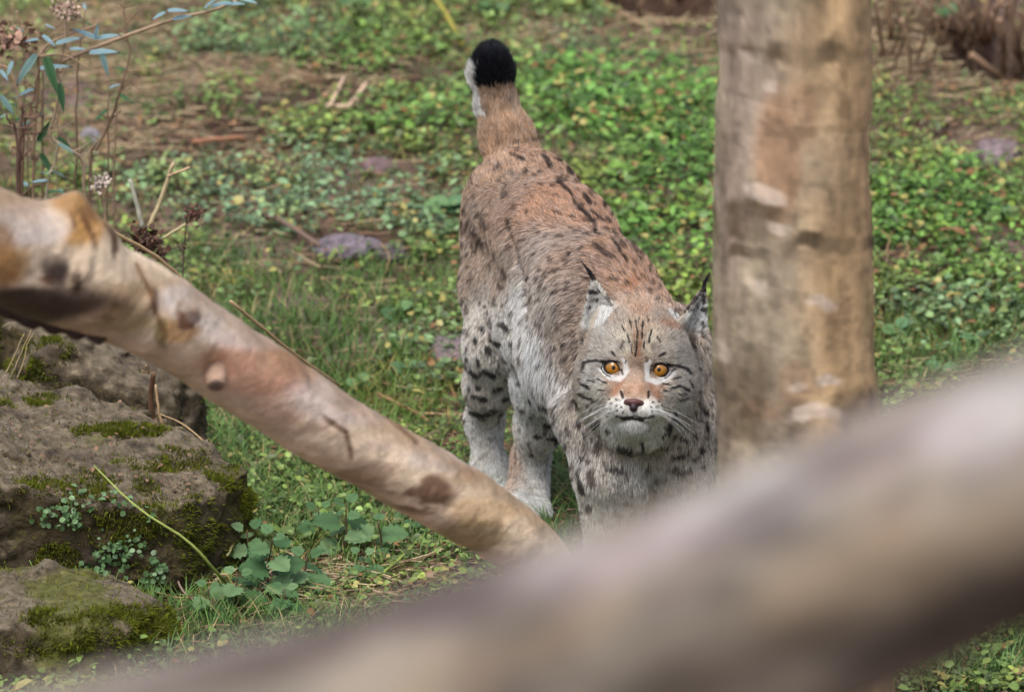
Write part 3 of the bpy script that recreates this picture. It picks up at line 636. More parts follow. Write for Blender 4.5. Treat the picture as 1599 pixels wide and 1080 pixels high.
# the near log, far out of focus
a0, a1 = at(-260, 1375, -5.83), at(1900, 640, -5.60)
ext = (a1 - a0); p0 = a0 - ext * .35; p1 = a1 + ext * .45
path = [p0, a0, at(800, 1092, -5.72), a1, p1]
def ln2(V, t, a, R): return .006 * fbm(V, 5, 2, 301) + .003 * fbm(V, 22, 3, 302)
V, Q, tt, aa, PP, WW = wood_tube(path, [.080, .074, .072, .074, .074], 360, 64, ln2)
px, py = ppix(V)
def nearcol():
    f = fbm(V * [.5, 1, 1], 16, 3, 311); g = fbm(V * [.35, 1, 1], 40, 3, 312)
    c = np.tile(rgb(122, 112, 100), (len(V), 1)) * (1 + .8 * f[:, None])
    c0_ = c; sl = lambda L: [(x, y + .36 * x, rx * 1.15, ry * 1.9, s) for x, y, rx, ry, s in L]
    wob = 26 * g + 18 * f; A_ = lambda L, col, k: c + (col - c) * (areas(px + 2 * wob, py + .36 * px + wob, sl(L)) * k)[:, None]
    c = A_([(1550, 650, 100, 34, .95), (1180, 790, 130, 26, .9), (880, 880, 60, 20, .4)], rgb(180, 174, 170), .8)  # white and lilac patches, here and next: highlights painted on the upper side
    c = A_([(1000, 870, 170, 22, .9), (1420, 700, 160, 24, .7), (700, 940, 160, 20, .6), (1330, 640, 120, 30, .5), (1560, 720, 60, 14, .8), (350, 1010, 180, 24, .5)], rgb(148, 134, 134), .7)
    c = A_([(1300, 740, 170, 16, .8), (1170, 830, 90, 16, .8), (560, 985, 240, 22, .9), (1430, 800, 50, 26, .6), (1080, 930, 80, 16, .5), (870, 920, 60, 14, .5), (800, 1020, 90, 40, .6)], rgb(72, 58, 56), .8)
    c = A_([(1330, 900, 170, 40, .8), (860, 985, 130, 24, .6), (1560, 830, 60, 30, .7), (700, 1065, 80, 30, .5)], rgb(146, 126, 102), .7)
    c = A_([(1500, 960, 200, 34, .8), (1150, 1040, 200, 34, .7), (300, 1060, 120, 20, .5)], rgb(64, 50, 42), .8)  # dark patches along the bottom: shade painted on the lower side
    return c * .94 * (1 + .45 * g[:, None])
nlog = mk0('fence_rail', V, Q, mat('rail_material', rough=.7, spec=.25, var=.15, vscale=30), True, nearcol())
nlog.name = 'round_log'; tag(nlog, 'thick weathered log crossing close in front of the camera, badly out of focus', 'log')
# ================================================================ SINGLE PLANTS, TWIGS AND STALKS
m_nettle = mat('nettle_leaf_material', rough=.5, spec=.4, var=.2, vscale=120, transl=.2, bump=.0008, bscale=300)
m_stem = mat('stem_material', rough=.6, spec=.3, var=.2, vscale=80)
def nettle_leaf_mesh(name, col, serr=.12, w=.36):
    n = 9; V, F = [], []
    for i in range(n + 1):
        t = i / n; prof = w * math.sin(math.pi * min(t * .93 + .07, 1) ** .75) ** .9 if i < n else 0.0
        e = prof * (1 + (serr * 2.2 if i % 2 else -serr)); y = t - (.04 if i % 2 else 0)
        z0 = -.16 * t * t
        for s in (-1, -.5, 0, .5, 1): V.append((s * e, y if abs(s) == 1 else t, z0 + (.10 * abs(s) - .05 * s * s) + .015 * (i % 2) * abs(s)))
    for i in range(n):
        for j in range(4): F.append((i * 5 + j, i * 5 + j + 1, (i + 1) * 5 + j + 1, (i + 1) * 5 + j))
    V = np.array(V); C = np.tile(col, (len(V), 1)) * (1.12 - .25 * (np.abs(V[:, :1]) < .02))
    return mesh_data(name, V, np.array(F), m_nettle, True, C)
NL = [nettle_leaf_mesh('nettle_leaf', c) for c in (rgb(90, 124, 78), rgb(74, 110, 66), rgb(112, 142, 96))]
SL = [nettle_leaf_mesh('narrow_leaf', c, 0, .13) for c in (rgb(134, 164, 172), rgb(104, 134, 130), rgb(64, 104, 66))]
RL = [nettle_leaf_mesh('round_leaf', c, 0.0, .40) for c in (rgb(96, 134, 92), rgb(110, 146, 92))]
def leaf(parent, mesh, pos, d, up, size, name='leaf'):
    d = np.asarray(d, float); d /= np.linalg.norm(d); x = np.cross(d, up); x /= np.linalg.norm(x) + 1e-9; z = np.cross(x, d)
    o = bpy.data.objects.new(name, mesh); COL.objects.link(o); o.parent = parent
    p = np.asarray(pos) - world_loc(parent); M = Matrix(((x[0], d[0], z[0], p[0]), (x[1], d[1], z[1], p[1]), (x[2], d[2], z[2], p[2]), (0, 0, 0, 1)))
    o.matrix_basis = M @ Matrix.Scale(size, 4); return o
def nettle(px, py, h, label, size=.036, pairs=4, lean=(0, 0)):
    g = gp(px, py); root = empty('nettle_plant', g); tag(root, label, 'nettle', 'nettles beside the boulder and under the log')
    top = g + [lean[0] * h, lean[1] * h, h]; sp = smooth_path([g - [0, 0, .01], (g + top) / 2 + rng.normal(size=3) * .004, top], 8)
    V, F = tube(sp, np.linspace(.0022, .0011, 8), 6); mk('stem', V, F, m_stem, root, True, np.tile(rgb(84, 66, 52), (len(V), 1)))
    a0 = rng.uniform(0, 3.1)
    for k in range(pairs):
        t = .30 + .70 * k / max(pairs - 1, 1); p = g + (top - g) * t; sz = size * (1.12 - .55 * t * (t > .7)) * rng.uniform(.85, 1.15)
        for s in (0, math.pi):
            a = a0 + k * 1.57 + s + rng.normal(0, .25); d = np.array([math.cos(a), math.sin(a), rng.uniform(-.25, .25) + .4 * (t > .95)])
            leaf(root, NL[rng.integers(3)], p + d * .007, d, [0, -.9, 1.], sz * 1.12)
            Vp, Fp = tube([p, p + d * .009], [.0009, .0007], 4)
    return root
for a in ((418, 935, .105, 'nettle with dark stem nearest the foot of the big boulder', .042, 5, (.1, -.1)), (372, 948, .055, 'short nettle tuft at the lower right corner of the big boulder', .034, 3),
          (468, 925, .060, 'low nettle just right of the dark-stemmed nettle', .036, 3, (.2, 0)), (532, 872, .090, 'nettle with upright brown stem in the shade of the leaning log', .036, 5, (.1, 0)), (590, 872, .060, 'small nettle with pale leaves in front of the log tip', .036, 3),
          (498, 850, .060, 'small nettle standing behind the two stemmed nettles', .030, 4), (325, 960, .045, 'tiny nettle under the boulder between two fallen twigs', .030, 3), (640, 835, .045, 'tiny nettle close under the mid part of the log', .028, 3), (565, 905, .04, 'nettle seedling in the straw in front of the others', .026, 3), (445, 962, .045, 'nettle seedling at the blurred log edge', .030, 3), (400, 895, .07, 'nettle leaning on the mossy side of the big boulder', .034, 4, (-.2, .1))):
    nettle(*a)
def leafy(px, py, n, size, meshes, label, cat='weed', name='broadleaf_weed', h=.03):
    g = gp(px, py); r = empty(name, g); tag(r, label, cat)
    for k in range(n):
        a = k * 2.4 + rng.normal(0, .3); d = np.array([math.cos(a), math.sin(a), rng.uniform(.1, .7)]); leaf(r, meshes[rng.integers(len(meshes))], g + [0, 0, h * rng.uniform(.1, .8)] + d * .004, d, [0, -.8, 1.], size * rng.uniform(.7, 1.2))
    V, F = tube([g - [0, 0, .01], g + [0, 0, h * .8]], [.0025, .0015], 5); mk('stem', V, F, m_stem, r, True, np.tile(rgb(96, 116, 62), (len(V), 1)))
for a in ((705, 340, 7, .055, RL, 'broad-leaved green weed left of the lynx hip'), (635, 590, 6, .032, RL, 'bluish round-leaved weed above the middle of the log'), (560, 615, 5, .026, RL, 'round dark leaf pair right against the log top edge'), (1555, 345, 6, .05, NL, 'dark green leafy weed near the bare soil at the right'),
          (1490, 270, 6, .06, RL, 'large-leaved weed below the right-hand bare soil'), (1470, 590, 6, .028, RL, 'blue-green weed right of the trunk foot'), (1520, 545, 5, .026, RL, 'blue-green weed farther right of the trunk'), (1400, 530, 5, .03, RL, 'blue-green weed touching the trunk outline'), (620, 500, 5, .03, RL, 'pair of blue-green leaves in the grass above the log'),
          (1050, 95, 6, .045, RL, 'green weed under the dark hollow at the top'), (560, 20, 8, .05, RL, 'leafy weed at the top edge left of the tail'), (770, 30, 8, .05, RL, 'leafy weed at the top edge above the tail tip'), (1470, 35, 5, .04, RL, 'small green weed among the dry roots')): leafy(*a)

def stalk(pts, r, label, col, cat='twig', name='twig', n=14, group=None, sides=6, wob=.003):
    P = smooth_path(pts, n); P[1:-1] += rng.normal(size=(n - 2, 3)) * wob * .16
    V, F = tube(P, np.interp(np.linspace(0, 1, n), np.linspace(0, 1, len(np.atleast_1d(r))), np.atleast_1d(r)), sides)
    o = mk0(name, V, F, m_stem, True, np.tile(col, (len(V), 1))); tag(o, label, cat, group); return o
def G_(px, py, h=.006): g = gp(px, py); g[2] += h; return g
tan, brown, green = rgb(178, 148, 112), rgb(112, 84, 64), rgb(146, 158, 82)
stalk([at(147, 727, .0), at(215, 792, -.10), at(290, 842, -.12), at(332, 885, -.10), G_(360, 926)], [.0014, .0022, .0028], 'long thin green stalk arching down across the front of the big boulder', green, 'stalk', 'plant_stalk')
stalk([G_(678, 846, .03), G_(630, 885, .02), G_(560, 935)], [.0022, .0028], 'straight pale green stalk in the straw in front of the leaning log', green, 'stalk', 'plant_stalk')
stalk([at(250, 646, .36), at(285, 662, .32), at(320, 690, .24), at(345, 712, .22)], [.0012, .0018], 'curved pale twig sticking out over the back corner of the big boulder', tan)
stalk([G_(262, 915, .05), G_(290, 945, .02), G_(340, 962)], [.0022, .0014], 'bare curved twig at the lower corner of the big boulder', rgb(150, 126, 116))
stalk([at(240, 582, .30), at(236, 620, .32), at(242, 690, .34)], [.0042, .0055], 'broken brown stem standing between the two boulders', brown, 'stem', 'broken_stem')
stalk([at(243, 600, .30), at(250, 650, .30), at(262, 690, .31)], [.002, .0028], 'thin split stem leaning on the broken brown stem', tan, 'stem', 'broken_stem')
stalk([at(222, 578, .28), at(233, 582, .30), at(228, 570, .28)], [.0012, .0016], 'small hooked splinter on top of the broken brown stem', tan, 'stem', 'broken_stem')
stalk([G_(355, 905, .04), G_(385, 868, .06)], [.002, .0025], 'short pale stick behind the nettle at the boulder', rgb(150, 146, 96))
stalk([at(172, 360, .35), at(235, 395, .40), at(290, 440, .45), at(322, 470, .5)], [.0035, .0028], 'long grey twig running behind the top of the leaning log', tan)
stalk([at(360, 470, .5), at(450, 545, .6), at(530, 602, .7)], [.003, .0025], 'thin straw-coloured twig along the upper edge of the log', tan)
stalk([G_(590, 640, .03), G_(650, 662, .02), G_(722, 700, .01)], [.0038, .003], 'brown twig on the grass pointing at the lynx hind leg', rgb(150, 112, 78))
stalk([G_(640, 655, .01), G_(700, 660, .015), G_(725, 672, .01)], [.003, .002], 'shorter pale twig above the brown one by the hind leg', tan)
stalk([G_(845, 743, .012), G_(905, 754, .01)], [.003, .003], 'brown twig visible between the hind and front legs', rgb(140, 108, 78))
stalk([G_(850, 812, .01), G_(915, 818, .01), G_(985, 806, .01)], [.005, .004], 'thicker reddish-brown stick by the front paw', rgb(112, 80, 62))
stalk([G_(905, 35, .06), G_(960, 48, .04), G_(1020, 72, .03)], [.009, .013, .010], 'pale peeled stick lying at the top between tail and trunk', rgb(184, 152, 122))
stalk([G_(925, 0, .10), G_(915, 25, .06), G_(900, 50, .02)], [.005, .006], 'yellowish stem crossing the pale peeled stick', rgb(150, 140, 84))
stalk([G_(655, 20, .08), G_(690, 55, .06), G_(722, 92, .03)], [.004, .006], 'yellow-green stalk leaning toward the lynx tail tip', rgb(160, 150, 66), 'stalk', 'plant_stalk')
stalk([G_(400, 345, .02), G_(455, 378, .03), G_(530, 415, .01)], [.005, .004], 'dull brown stick lying across the flat purplish stone', rgb(120, 98, 86))
stalk([G_(510, 188, .03), G_(545, 180, .02), G_(572, 168, .05)], [.005, .007, .004], 'pale curled dead leaf stalk in the grass left of the tail', rgb(206, 176, 150))
stalk([G_(515, 190, .03), G_(528, 178, .05), G_(538, 165, .06)], [.004, .003], 'second fork of the pale dead stalk left of the tail', rgb(206, 176, 150))
stalk([G_(300, 245, .03), G_(370, 238, .03), G_(385, 235, .02)], [.005, .004], 'reddish dry stem on the soil above the tall pale stalk', rgb(160, 112, 84))
stalk([at(232, 356, .75), at(250, 315, .75), at(268, 262, .74), at(272, 255, .74)], [.0048, .0038], 'tall pale hollow stalk rising from behind the log', rgb(190, 172, 134), 'stalk', 'dry_stalk')
stalk([at(262, 275, .74), at(280, 268, .74), at(296, 262, .74)], [.0022, .0026], 'short side branch at the head of the tall pale stalk', rgb(190, 160, 124), 'stalk', 'dry_stalk')
stalk([at(222, 355, .85), at(214, 320, .85), at(202, 280, .85)], [.0045, .0035], 'greyish stalk leaning left of the tall pale one', rgb(170, 168, 150), 'stalk', 'dry_stalk')
stalk([at(255, 372, .7), at(290, 350, .7)], [.003, .003], 'short pale stalk pointing right from the brown seed head', rgb(176, 164, 124), 'stalk', 'dry_stalk')
stalk([at(292, 335, .72), at(288, 380, .72), at(286, 440, .7)], [.0012, .0014], 'thin dark upright stem under the small brown seed head', rgb(70, 56, 46), 'stalk', 'dry_stalk')
def seedhead(px, py, Y, R, n, col, label):
    n = int(n * 1.5)
    c = at(px, py, Y); P = c + rng.normal(size=(n, 3)) * R * [.55, .5, .45]; mb = MB()
    D = rng.normal(size=(n, 3)); U = rng.normal(size=(n, 3)); V, F, C = scatter(leaf_tpl(.4, .25, .3), frames(D, U), rng.uniform(R * .25, R * .55, n), P, col * rng.uniform(.5, 1.4, (n, 1)))
    o = mk0('seed_head', V, F, m_straw, True, C); tag(o, label, 'seed head'); return o
seedhead(228, 380, .55, .028, 110, rgb(98, 72, 60), 'dark brown crumpled seed head resting above the log')
seedhead(303, 335, .72, .016, 60, rgb(112, 80, 68), 'small brown seed head on a thin stem right of the tall pale stalk')
seedhead(285, 385, .7, .010, 30, rgb(100, 76, 70), 'tiny dark seed cluster below the small brown seed head')
seedhead(104, 16, .9, .020, 90, rgb(196, 170, 152), 'fluffy pale seed head on the weed at the top left')
seedhead(155, 285, .8, .016, 60, rgb(196, 180, 168), 'wispy whitish seed head just above the log lump')
seedhead(20, 60, .95, .030, 80, rgb(160, 128, 110), 'loose brownish seed plume at the left edge')
stalk([at(155, 290, .8), at(162, 330, .8), at(172, 370, .78)], [.001, .0014], 'fine stem carrying the wispy whitish seed head', rgb(130, 104, 84), 'stalk', 'dry_stalk')

# the dry weeds at the upper left, each a stem with side twigs
def dry_weed(pts, r, label, nside, col, Ls=.05, leaves=0, lm=SL, lsize=.035):
    P = smooth_path(pts, 22); b = P[-1]; root = empty('dry_weed', b); tag(root, label, 'dry weed', 'dead weed stalks at the upper left'); P[1:-1] += rng.normal(size=(20, 3)) * .0012
    V, F = tube(P, np.linspace(r * .45, r, 22), 6); mk('stem', V, F, m_stem, root, True, np.tile(col, (len(V), 1)))
    for k in range(nside):
        i = rng.integers(1, 18); p = P[i]; s = rng.choice([-1, 1]); d = np.array([s * rng.uniform(.4, 1), rng.normal(0, .3), rng.uniform(.1, .9)]); L = rng.uniform(.4, 1.2) * Ls
        q = smooth_path([p, p + d * L * .5 + rng.normal(size=3) * .004, p + d * L + [0, 0, rng.uniform(-.5, .3) * L]], 7); V, F = tube(q, np.linspace(r * .4, r * .15, 7), 4); mk('side_twig', V, F, m_stem, root, True, np.tile(col * rng.uniform(.8, 1.3), (len(V), 1)))
    for k in range(leaves):
        i = rng.integers(0, 16); a = rng.uniform(0, 6.28); leaf(root, lm[rng.integers(len(lm))], P[i], [math.cos(a), math.sin(a) * .5, rng.uniform(-.5, .5)], [0, -.4, 1.], lsize * rng.uniform(.6, 1.2))
    return root
wc = rgb(128, 104, 84)
dry_weed([at(104, 20, .9), at(100, 70, .9), at(90, 110, .92), at(95, 140, .92), at(82, 190, .93), at(80, 215, .93), at(115, 235, .93), at(130, 258, .94), at(132, 320, .95), at(132, 600, 1.0)], .0036, 'pale knotted weed stalk bending in an S through the upper left', 10, rgb(168, 146, 122))
dry_weed([at(192, 0, 1.0), at(196, 40, 1.0), at(203, 80, 1.0), at(188, 140, 1.0), at(172, 185, 1.02), at(150, 235, 1.02), at(140, 260, 1.02), at(138, 600, 1.05)], .0034, 'brownish weed stalk with curled dry bracts right of the knotted one', 16, wc, .035)
dry_weed([at(34, 160, .85), at(34, 200, .86), at(30, 250, .87), at(30, 300, .88), at(28, 600, .9)], .0050, 'dark bare weed stalk near the left edge', 10, rgb(104, 78, 66))
dry_weed([at(64, 90, .9), at(56, 140, .9), at(46, 180, .9), at(36, 230, .9), at(30, 560, .92)], .0032, 'thin brown weed stem leaning into the dark stalk', 8, rgb(120, 92, 74), .05, 3, SL, .05)
dry_weed([at(0, 165, .8), at(14, 190, .8), at(26, 235, .82), at(30, 560, .85)], .0030, 'short forked weed stem at the very left edge', 6, rgb(110, 86, 74), .05)
dry_weed([at(24, 18, 1.1), at(40, 50, 1.1), at(60, 100, 1.1), at(75, 600, 1.15)], .0022, 'fine straw stem crossing behind the bluish leaves', 6, rgb(150, 128, 96), .08)
dry_weed([at(90, 220, .8), at(84, 262, .8), at(74, 300, .8), at(72, 560, .82)], .0028, 'low withered weed stem with grey leaves above the log', 5, rgb(150, 140, 120), .03, 6, SL, .03)
# the silver-leaved shrub: arching branch with narrow bluish leaves
sh = empty('silver_leaved_shrub', gp(60, 560) if False else at(70, 600, 1.0)); tag(sh, 'silver-leaved shrub with narrow blue-grey leaves arching in from the top left', 'shrub')
def shb(pts, r):
    P = smooth_path(pts, 20); V, F = tube(P, np.linspace(r, r * .5, 20), 6); mk('branch', V, F, m_stem, sh, True, np.tile(rgb(160, 134, 108), (len(V), 1))); return P
shb([at(95, 97, .93), at(130, 82, .94), at(200, 55, .95), at(280, 28, .96), at(340, 14, .98), at(410, -20, 1.)], .0042); shb([at(70, 600, 1.0), at(52, 300, .95), at(60, 120, .92), at(62, 85, .9), at(88, 62, .92), at(150, 40, .93)], .0036); shb([at(60, 88, .9), at(100, 86, .9), at(140, 108, .9)], .0022)
shb([at(52, 250, .9), at(20, 120, .9), at(-10, 100, .9)], .003)
for (x0, y0, x1, y1, m, Y, w) in ((150, 62, 152, 36, 0, .92, 1.6), (150, 62, 188, 52, 0, .92, 1), (150, 62, 112, 42, 0, .92, 1), (88, 70, 127, 56, 0, .9, .9), (66, 56, 88, 72, 0, .9, 1.3), (60, 62, 38, 64, 0, .9, 1.2), (58, 86, 22, 132, 1, .9, 1.3), (70, 90, 92, 148, 2, .88, 1.9), (92, 130, 100, 176, 2, .9, 1.9), (158, 84, 170, 120, 1, .9, 1.3), (140, 84, 186, 78, 0, .91, .9), (258, 20, 236, 30, 0, .95, 1.2), (262, 18, 295, 15, 0, .95, 1.2), (270, 32, 300, 22, 0, .95, 1.), (330, 12, 362, 0, 0, .97, 1.2), (350, 8, 384, 4, 0, .97, 1.2), (372, -2, 404, 4, 0, .97, 1.2), (320, 14, 338, -4, 0, .97, 1.2), (0, 110, 14, 126, 0, .88, 1.4), (20, 96, 10, 120, 0, .88, 1.5), (0, 150, 24, 180, 1, .88, 1.6), (0, 185, 12, 176, 0, .88, 1.3), (64, 240, 84, 275, 2, .95, 2.6), (60, 220, 78, 190, 2, .96, 2.2), (90, 215, 112, 232, 2, .96, 2.)):
    a, b = at(x0, y0, Y), at(x1, y1, Y - .015); leaf(sh, SL[m], a, b - a, [0, -.6, 1.] if w < 2 else [.1, -1, .3], np.linalg.norm(b - a))

# dry wisps on the mossy boulder
for i, L in enumerate(([(5, 610), (25, 570), (50, 510)], [(18, 612), (35, 570), (42, 540), (52, 520)], [(0, 600), (20, 560), (38, 520)])):
    stalk([at(x, y, .42) for x, y in L], [.0016, .0008], ['pale dry wisp leaning on the mossy boulder, the longest', 'kinked dry wisp on the mossy boulder beside the longest', 'dry wisp starting lowest at the left edge on the mossy boulder'][i], rgb(170, 150, 112), 'stalk', 'dry_stalk')

# dry roots and bramble stems hanging on the bank, top right
def bankroot(L, r, label, c, Y0=None):
    g = [gp(x, y) for x, y in L[-1:]][0]; Yb = g[1]; pts = [at(x, y, Yb - .06 - .04 * (len(L) - 1 - i) * .5) for i, (x, y) in enumerate(L)]
    pts[-1] = g; return stalk(pts, r, label, c, 'root', 'dry_root', 16, 'dry roots hanging over the bank at the top right')
for L, r, lab in (([(1545, -20), (1538, 40), (1545, 62)], [.008, .006], 'thick pale root left of the black hollow at the top right'), ([(1575, -10), (1552, 20), (1550, 50)], [.008, .006], 'root curling left inside the black hollow'), ([(1586, -20), (1580, 30), (1585, 80), (1595, 95)], [.007, .005], 'root hanging straight at the right of the black hollow'),
    ([(1560, 30), (1569, 60), (1563, 118)], [.006, .005], 'root with a knee that reaches the soil below the hollow'), ([(1390, -20), (1387, 20), (1392, 45), (1388, 60)], [.010, .006], 'thick stubby root just right of the trunk'), ([(1365, 0), (1372, 40), (1380, 90)], [.005, .004], 'thin root against the trunk edge'),
    ([(1425, 5), (1455, 25), (1500, 45)], [.012, .009], 'stout pale root running down right across the brown bank'), ([(1440, 0), (1480, 40), (1540, 62)], [.005, .004], 'thin root beneath the stout pale one'), ([(1515, 85), (1545, 108), (1580, 135)], [.009, .006], 'reddish root lying on the soil below the hollow'), ([(1500, -10), (1520, 30), (1540, 70)], [.005, .004], 'straight thin root above the reddish one'),
    ([(1600, 20), (1590, 60), (1600, 110)], [.006, .005], 'root at the extreme right edge'), ([(1400, 60), (1440, 90), (1480, 130)], [.004, .003], 'fine root trailing over the litter right of the trunk'), ([(1040, -15), (1045, 20), (1050, 40)], [.008, .006], 'root hanging in the dark hollow at the top middle'), ([(1010, -15), (1000, 15), (1003, 45)], [.005, .004], 'slender root at the left of the top middle hollow')):
    bankroot(L, r, lab, rgb(164, 134, 108) if len(lab) % 2 else rgb(140, 112, 92))

ORD = 'first second third fourth fifth sixth seventh eighth ninth tenth eleventh twelfth thirteenth fourteenth fifteenth sixteenth seventeenth eighteenth nineteenth twentieth twenty-first twenty-second'.split()
for k in range(22):
    x0 = 1388 + 10.6 * k + rng.uniform(-3, 3); y0 = rng.uniform(-25, 30); dx = rng.uniform(-30, 60); dy = rng.uniform(50, 110)
    bankroot([(x0, y0), (x0 + dx * .5 + rng.uniform(-14, 14), y0 + dy * .5), (x0 + dx, y0 + dy)], [rng.uniform(.003, .006), .0025], 'thin dry root tangled on the top right bank, %s fine one counting from the trunk' % ORD[k], rgb(150, 122, 98) * rng.uniform(.6, 1.3))
for k in range(7):
    x0 = 12 + 32 * k + rng.uniform(-8, 8); b = x0 + rng.uniform(-30, 30); t = rng.uniform(-20, 150)
    dry_weed([at(x0, t, 1.0 + .02 * k), at((x0 + b) / 2 + rng.uniform(-12, 12), (t + 300) / 2, 1.0 + .02 * k), at(b, 600, 1.06 + .02 * k)], rng.uniform(.0016, .0030), 'fine dead weed stem among taller dry stalks, %s from the left edge' % ORD[k], 12, rgb(150, 126, 102) * rng.uniform(.6, 1.2), .05, 2, SL, .03)
# grass stems standing clear
for i, (x, y, h, c, lab) in enumerate(((1588, 470, .07, brown, 'dark bare stem standing in the leaves at the right edge'), (1380, 400, .05, tan, 'pale stem by the dark hollow right of the trunk'), (1410, 425, .06, tan, 'pale forked stem over the dark hollow right of the trunk'), (600, 430, .06, tan, 'thin pale stem behind the small dull stone'))):
    g = gp(x, y); stalk([g, g + [.01, 0, h * .6], g + [-.01 * (i % 2) + .005, 0, h]], [.0022, .0014], lab, c, 'stem', 'dry_stalk')
# grass tufts on and under the boulder
def tuft(px, py, n, L, label, Y=None, c=rgb(112, 146, 84)):
    g = gp(px, py) if Y is None else at(px, py, Y); P = g + rng.normal(size=(n, 3)) * [.012, .008, 0]; V, F, C = blades(P, rng.uniform(.6, 1, n) * L, rng.uniform(.0010, .0020, n), c * rng.uniform(.7, 1.2, (n, 1)), .45, 4, .5)
    o = mk0('grass_tuft', V, F, m_grass, True, C); tag(o, label, 'grass tuft')
for a in ((50, 948, 9, .07, 'sparse grass tuft in the dark gap at the far left under the big boulder', -.13), (95, 946, 8, .075, 'grass tuft with one long blade under the big boulder', -.13), (150, 948, 16, .065, 'grass tuft below the creeping plants on the boulder', -.13), (195, 950, 18, .075, 'densest grass tuft under the right half of the big boulder', -.13),
          (1480, 1060, 30, .07, 'grass tuft at the bottom right below the blurred log'), (1560, 1060, 30, .08, 'second grass tuft in the bottom right corner'), (330, 690, 22, .08, 'long grass tuft behind the corner of the big boulder'), (300, 645, 16, .06, 'grass tuft beside the broken brown stem'), (395, 700, 26, .07, 'grass tuft between big boulder and leaning log'), (1450, 600, 30, .06, 'grass tuft right of the trunk foot'), (1510, 575, 30, .07, 'grass tuft at the blurred edge of the near log on the right')): tuft(*a)
# ================================================================ LYNX
def build_lynx():
    O = at(994, 575, 0.0); RO = math.radians(3)
    hr = math.cos(RO) * RGT - math.sin(RO) * UPV; hu = math.cos(RO) * UPV + math.sin(RO) * RGT; hf = CAM - O; hf = hf / np.linalg.norm(hf)
    hr = hr - hf * (hr @ hf); hr /= np.linalg.norm(hr); hu = np.cross(hr, -hf); hu = hu if hu @ UPV > 0 else -hu
    HR = np.stack([hr, hf, hu])                      # rows: local axes
    def H(x, d, z): return O + (hr * x + hf * d + hu * z) / 1000.
    def rng_(a, b, st): return np.arange(a, b, st)
    fx, cx_ = .0025, .0046
    xs = np.concatenate([rng_(-.13, .065, cx_), rng_(.065, .325, fx), rng_(.325, .40, cx_)])
    ys = np.concatenate([rng_(-.16, .115, fx), rng_(.115, .90, cx_)])
    zs = np.concatenate([rng_(-.02, .225, cx_), rng_(.225, .535, fx), rng_(.535, .82, cx_)])
    F = Field(xs, ys, zs); A = at
    # ---- trunk
    F.chain([(A(806, 318, .68), .074), (A(818, 326, .60), .085), (A(868, 380, .42), .086), (A(932, 468, .22), .086), (A(985, 545, .12), .076)], .05)
    F.chain([(A(815, 420, .60), .072), (A(868, 500, .42), .088), (A(925, 560, .26), .092), (A(985, 620, .13), .082)], .06)
    F.cone(A(985, 640, .15), A(995, 730, .11), .072, .05, .05)       # brisket
    F.ell(A(1015, 640, .14), (.088, .09, .11), k=.05)
    # ---- neck
    F.chain([(A(985, 540, .15), .078), (A(1000, 548, .06), .070)], .05)
    F.ell(H(3, -90, -26), (.078, .065, .07), k=.04)
    F.ell(H(6, -100, -58), (.066, .065, .05), k=.04)
    # ---- right hind leg (viewer's left)
    F.chain([(A(797, 370, .64), .070), (A(785, 450, .56), .062), (A(777, 540, .50), .049), (A(765, 600, .54), .036), (A(756, 655, .63), .0255), (A(765, 735, .60), .0245), (A(768, 775, .57), .027)], .03)
    F.cone(A(797, 330, .68), A(768, 440, .66), .064, .042, .04)      # ham
    F.chain([(A(768, 772, .58), .027), (A(774, 790, .50), .028), (A(778, 797, .46), .021)], .015)
    # ---- left hind leg
    F.chain([(A(850, 400, .60), .07), (A(858, 520, .46), .062), (A(850, 600, .42), .046), (A(842, 665, .46), .033), (A(828, 715, .50), .0245), (A(826, 755, .49), .0245), (A(827, 782, .47), .026)], .03)
    F.chain([(A(827, 780, .47), .027), (A(827, 794, .42), .027), (A(827, 801, .39), .02)], .015)
    # ---- front legs
    F.chain([(A(945, 590, .20), .062), (A(940, 650, .13), .056), (A(950, 740, .10), .045), (A(954, 800, .11), .036), (A(954, 860, .10), .030), (A(954, 895, .08), .032)], .035)
    F.chain([(A(954, 893, .08), .031), (A(954, 908, .03), .031), (A(954, 912, .0), .022)], .015)
    F.chain([(A(1050, 585, .22), .058), (A(1062, 660, .16), .052), (A(1062, 740, .14), .043), (A(1060, 800, .14), .035), (A(1060, 855, .13), .030), (A(1060, 885, .12), .032)], .035)
    F.chain([(A(1060, 883, .12), .031), (A(1060, 900, .07), .031), (A(1060, 905, .04), .022)], .015)
    F.ell(A(925, 545, .24), (.052, .07, .095), k=.05)                # shoulder blades
    F.ell(A(1062, 560, .24), (.045, .07, .08), k=.05)
    for (px, py, Y) in ((778, 795, .455), (827, 799, .385), (954, 910, -.005), (1060, 903, .035)):   # toes
        c = A(px, py, Y)
        for k, dx in enumerate((-.0225, -.0075, .0075, .0225)):
            F.cone(c + [dx, .02, .004], c + [dx * 1.15, -.006 if k in (1, 2) else .004, -.004], .0115, .0105, .005)
    # ---- tail
    F.chain([(A(805, 262, .73), .046), (A(792, 215, .76), .037), (A(776, 165, .78), .028), (A(768, 120, .78), .026), (A(767, 98, .77), .022)], .02)
    # ---- head
    F.ell(H(0, -62, 28), (.070, .066, .060), HR, .02)
    F.ell(H(0, -40, 20), (.055, .048, .050), HR, .02)
    for s in (-1, 1):
        F.ell(H(s * 48, -60, -30), (.037, .048, .047), HR, .03)      # cheek
        F.ell(H(s * 38, -22, -26), (.026, .026, .024), HR, .02)      # cheekbone
        F.ell(H(s * 30, -20, 20), (.026, .022, .014), HR, .018)      # brow
        F.ell(H(s * 19, 16, -63), (.024, .024, .0175), HR, .012)     # whisker pad
        F.ell(H(s * 9, -8, 20), (.014, .02, .03), HR, .02)
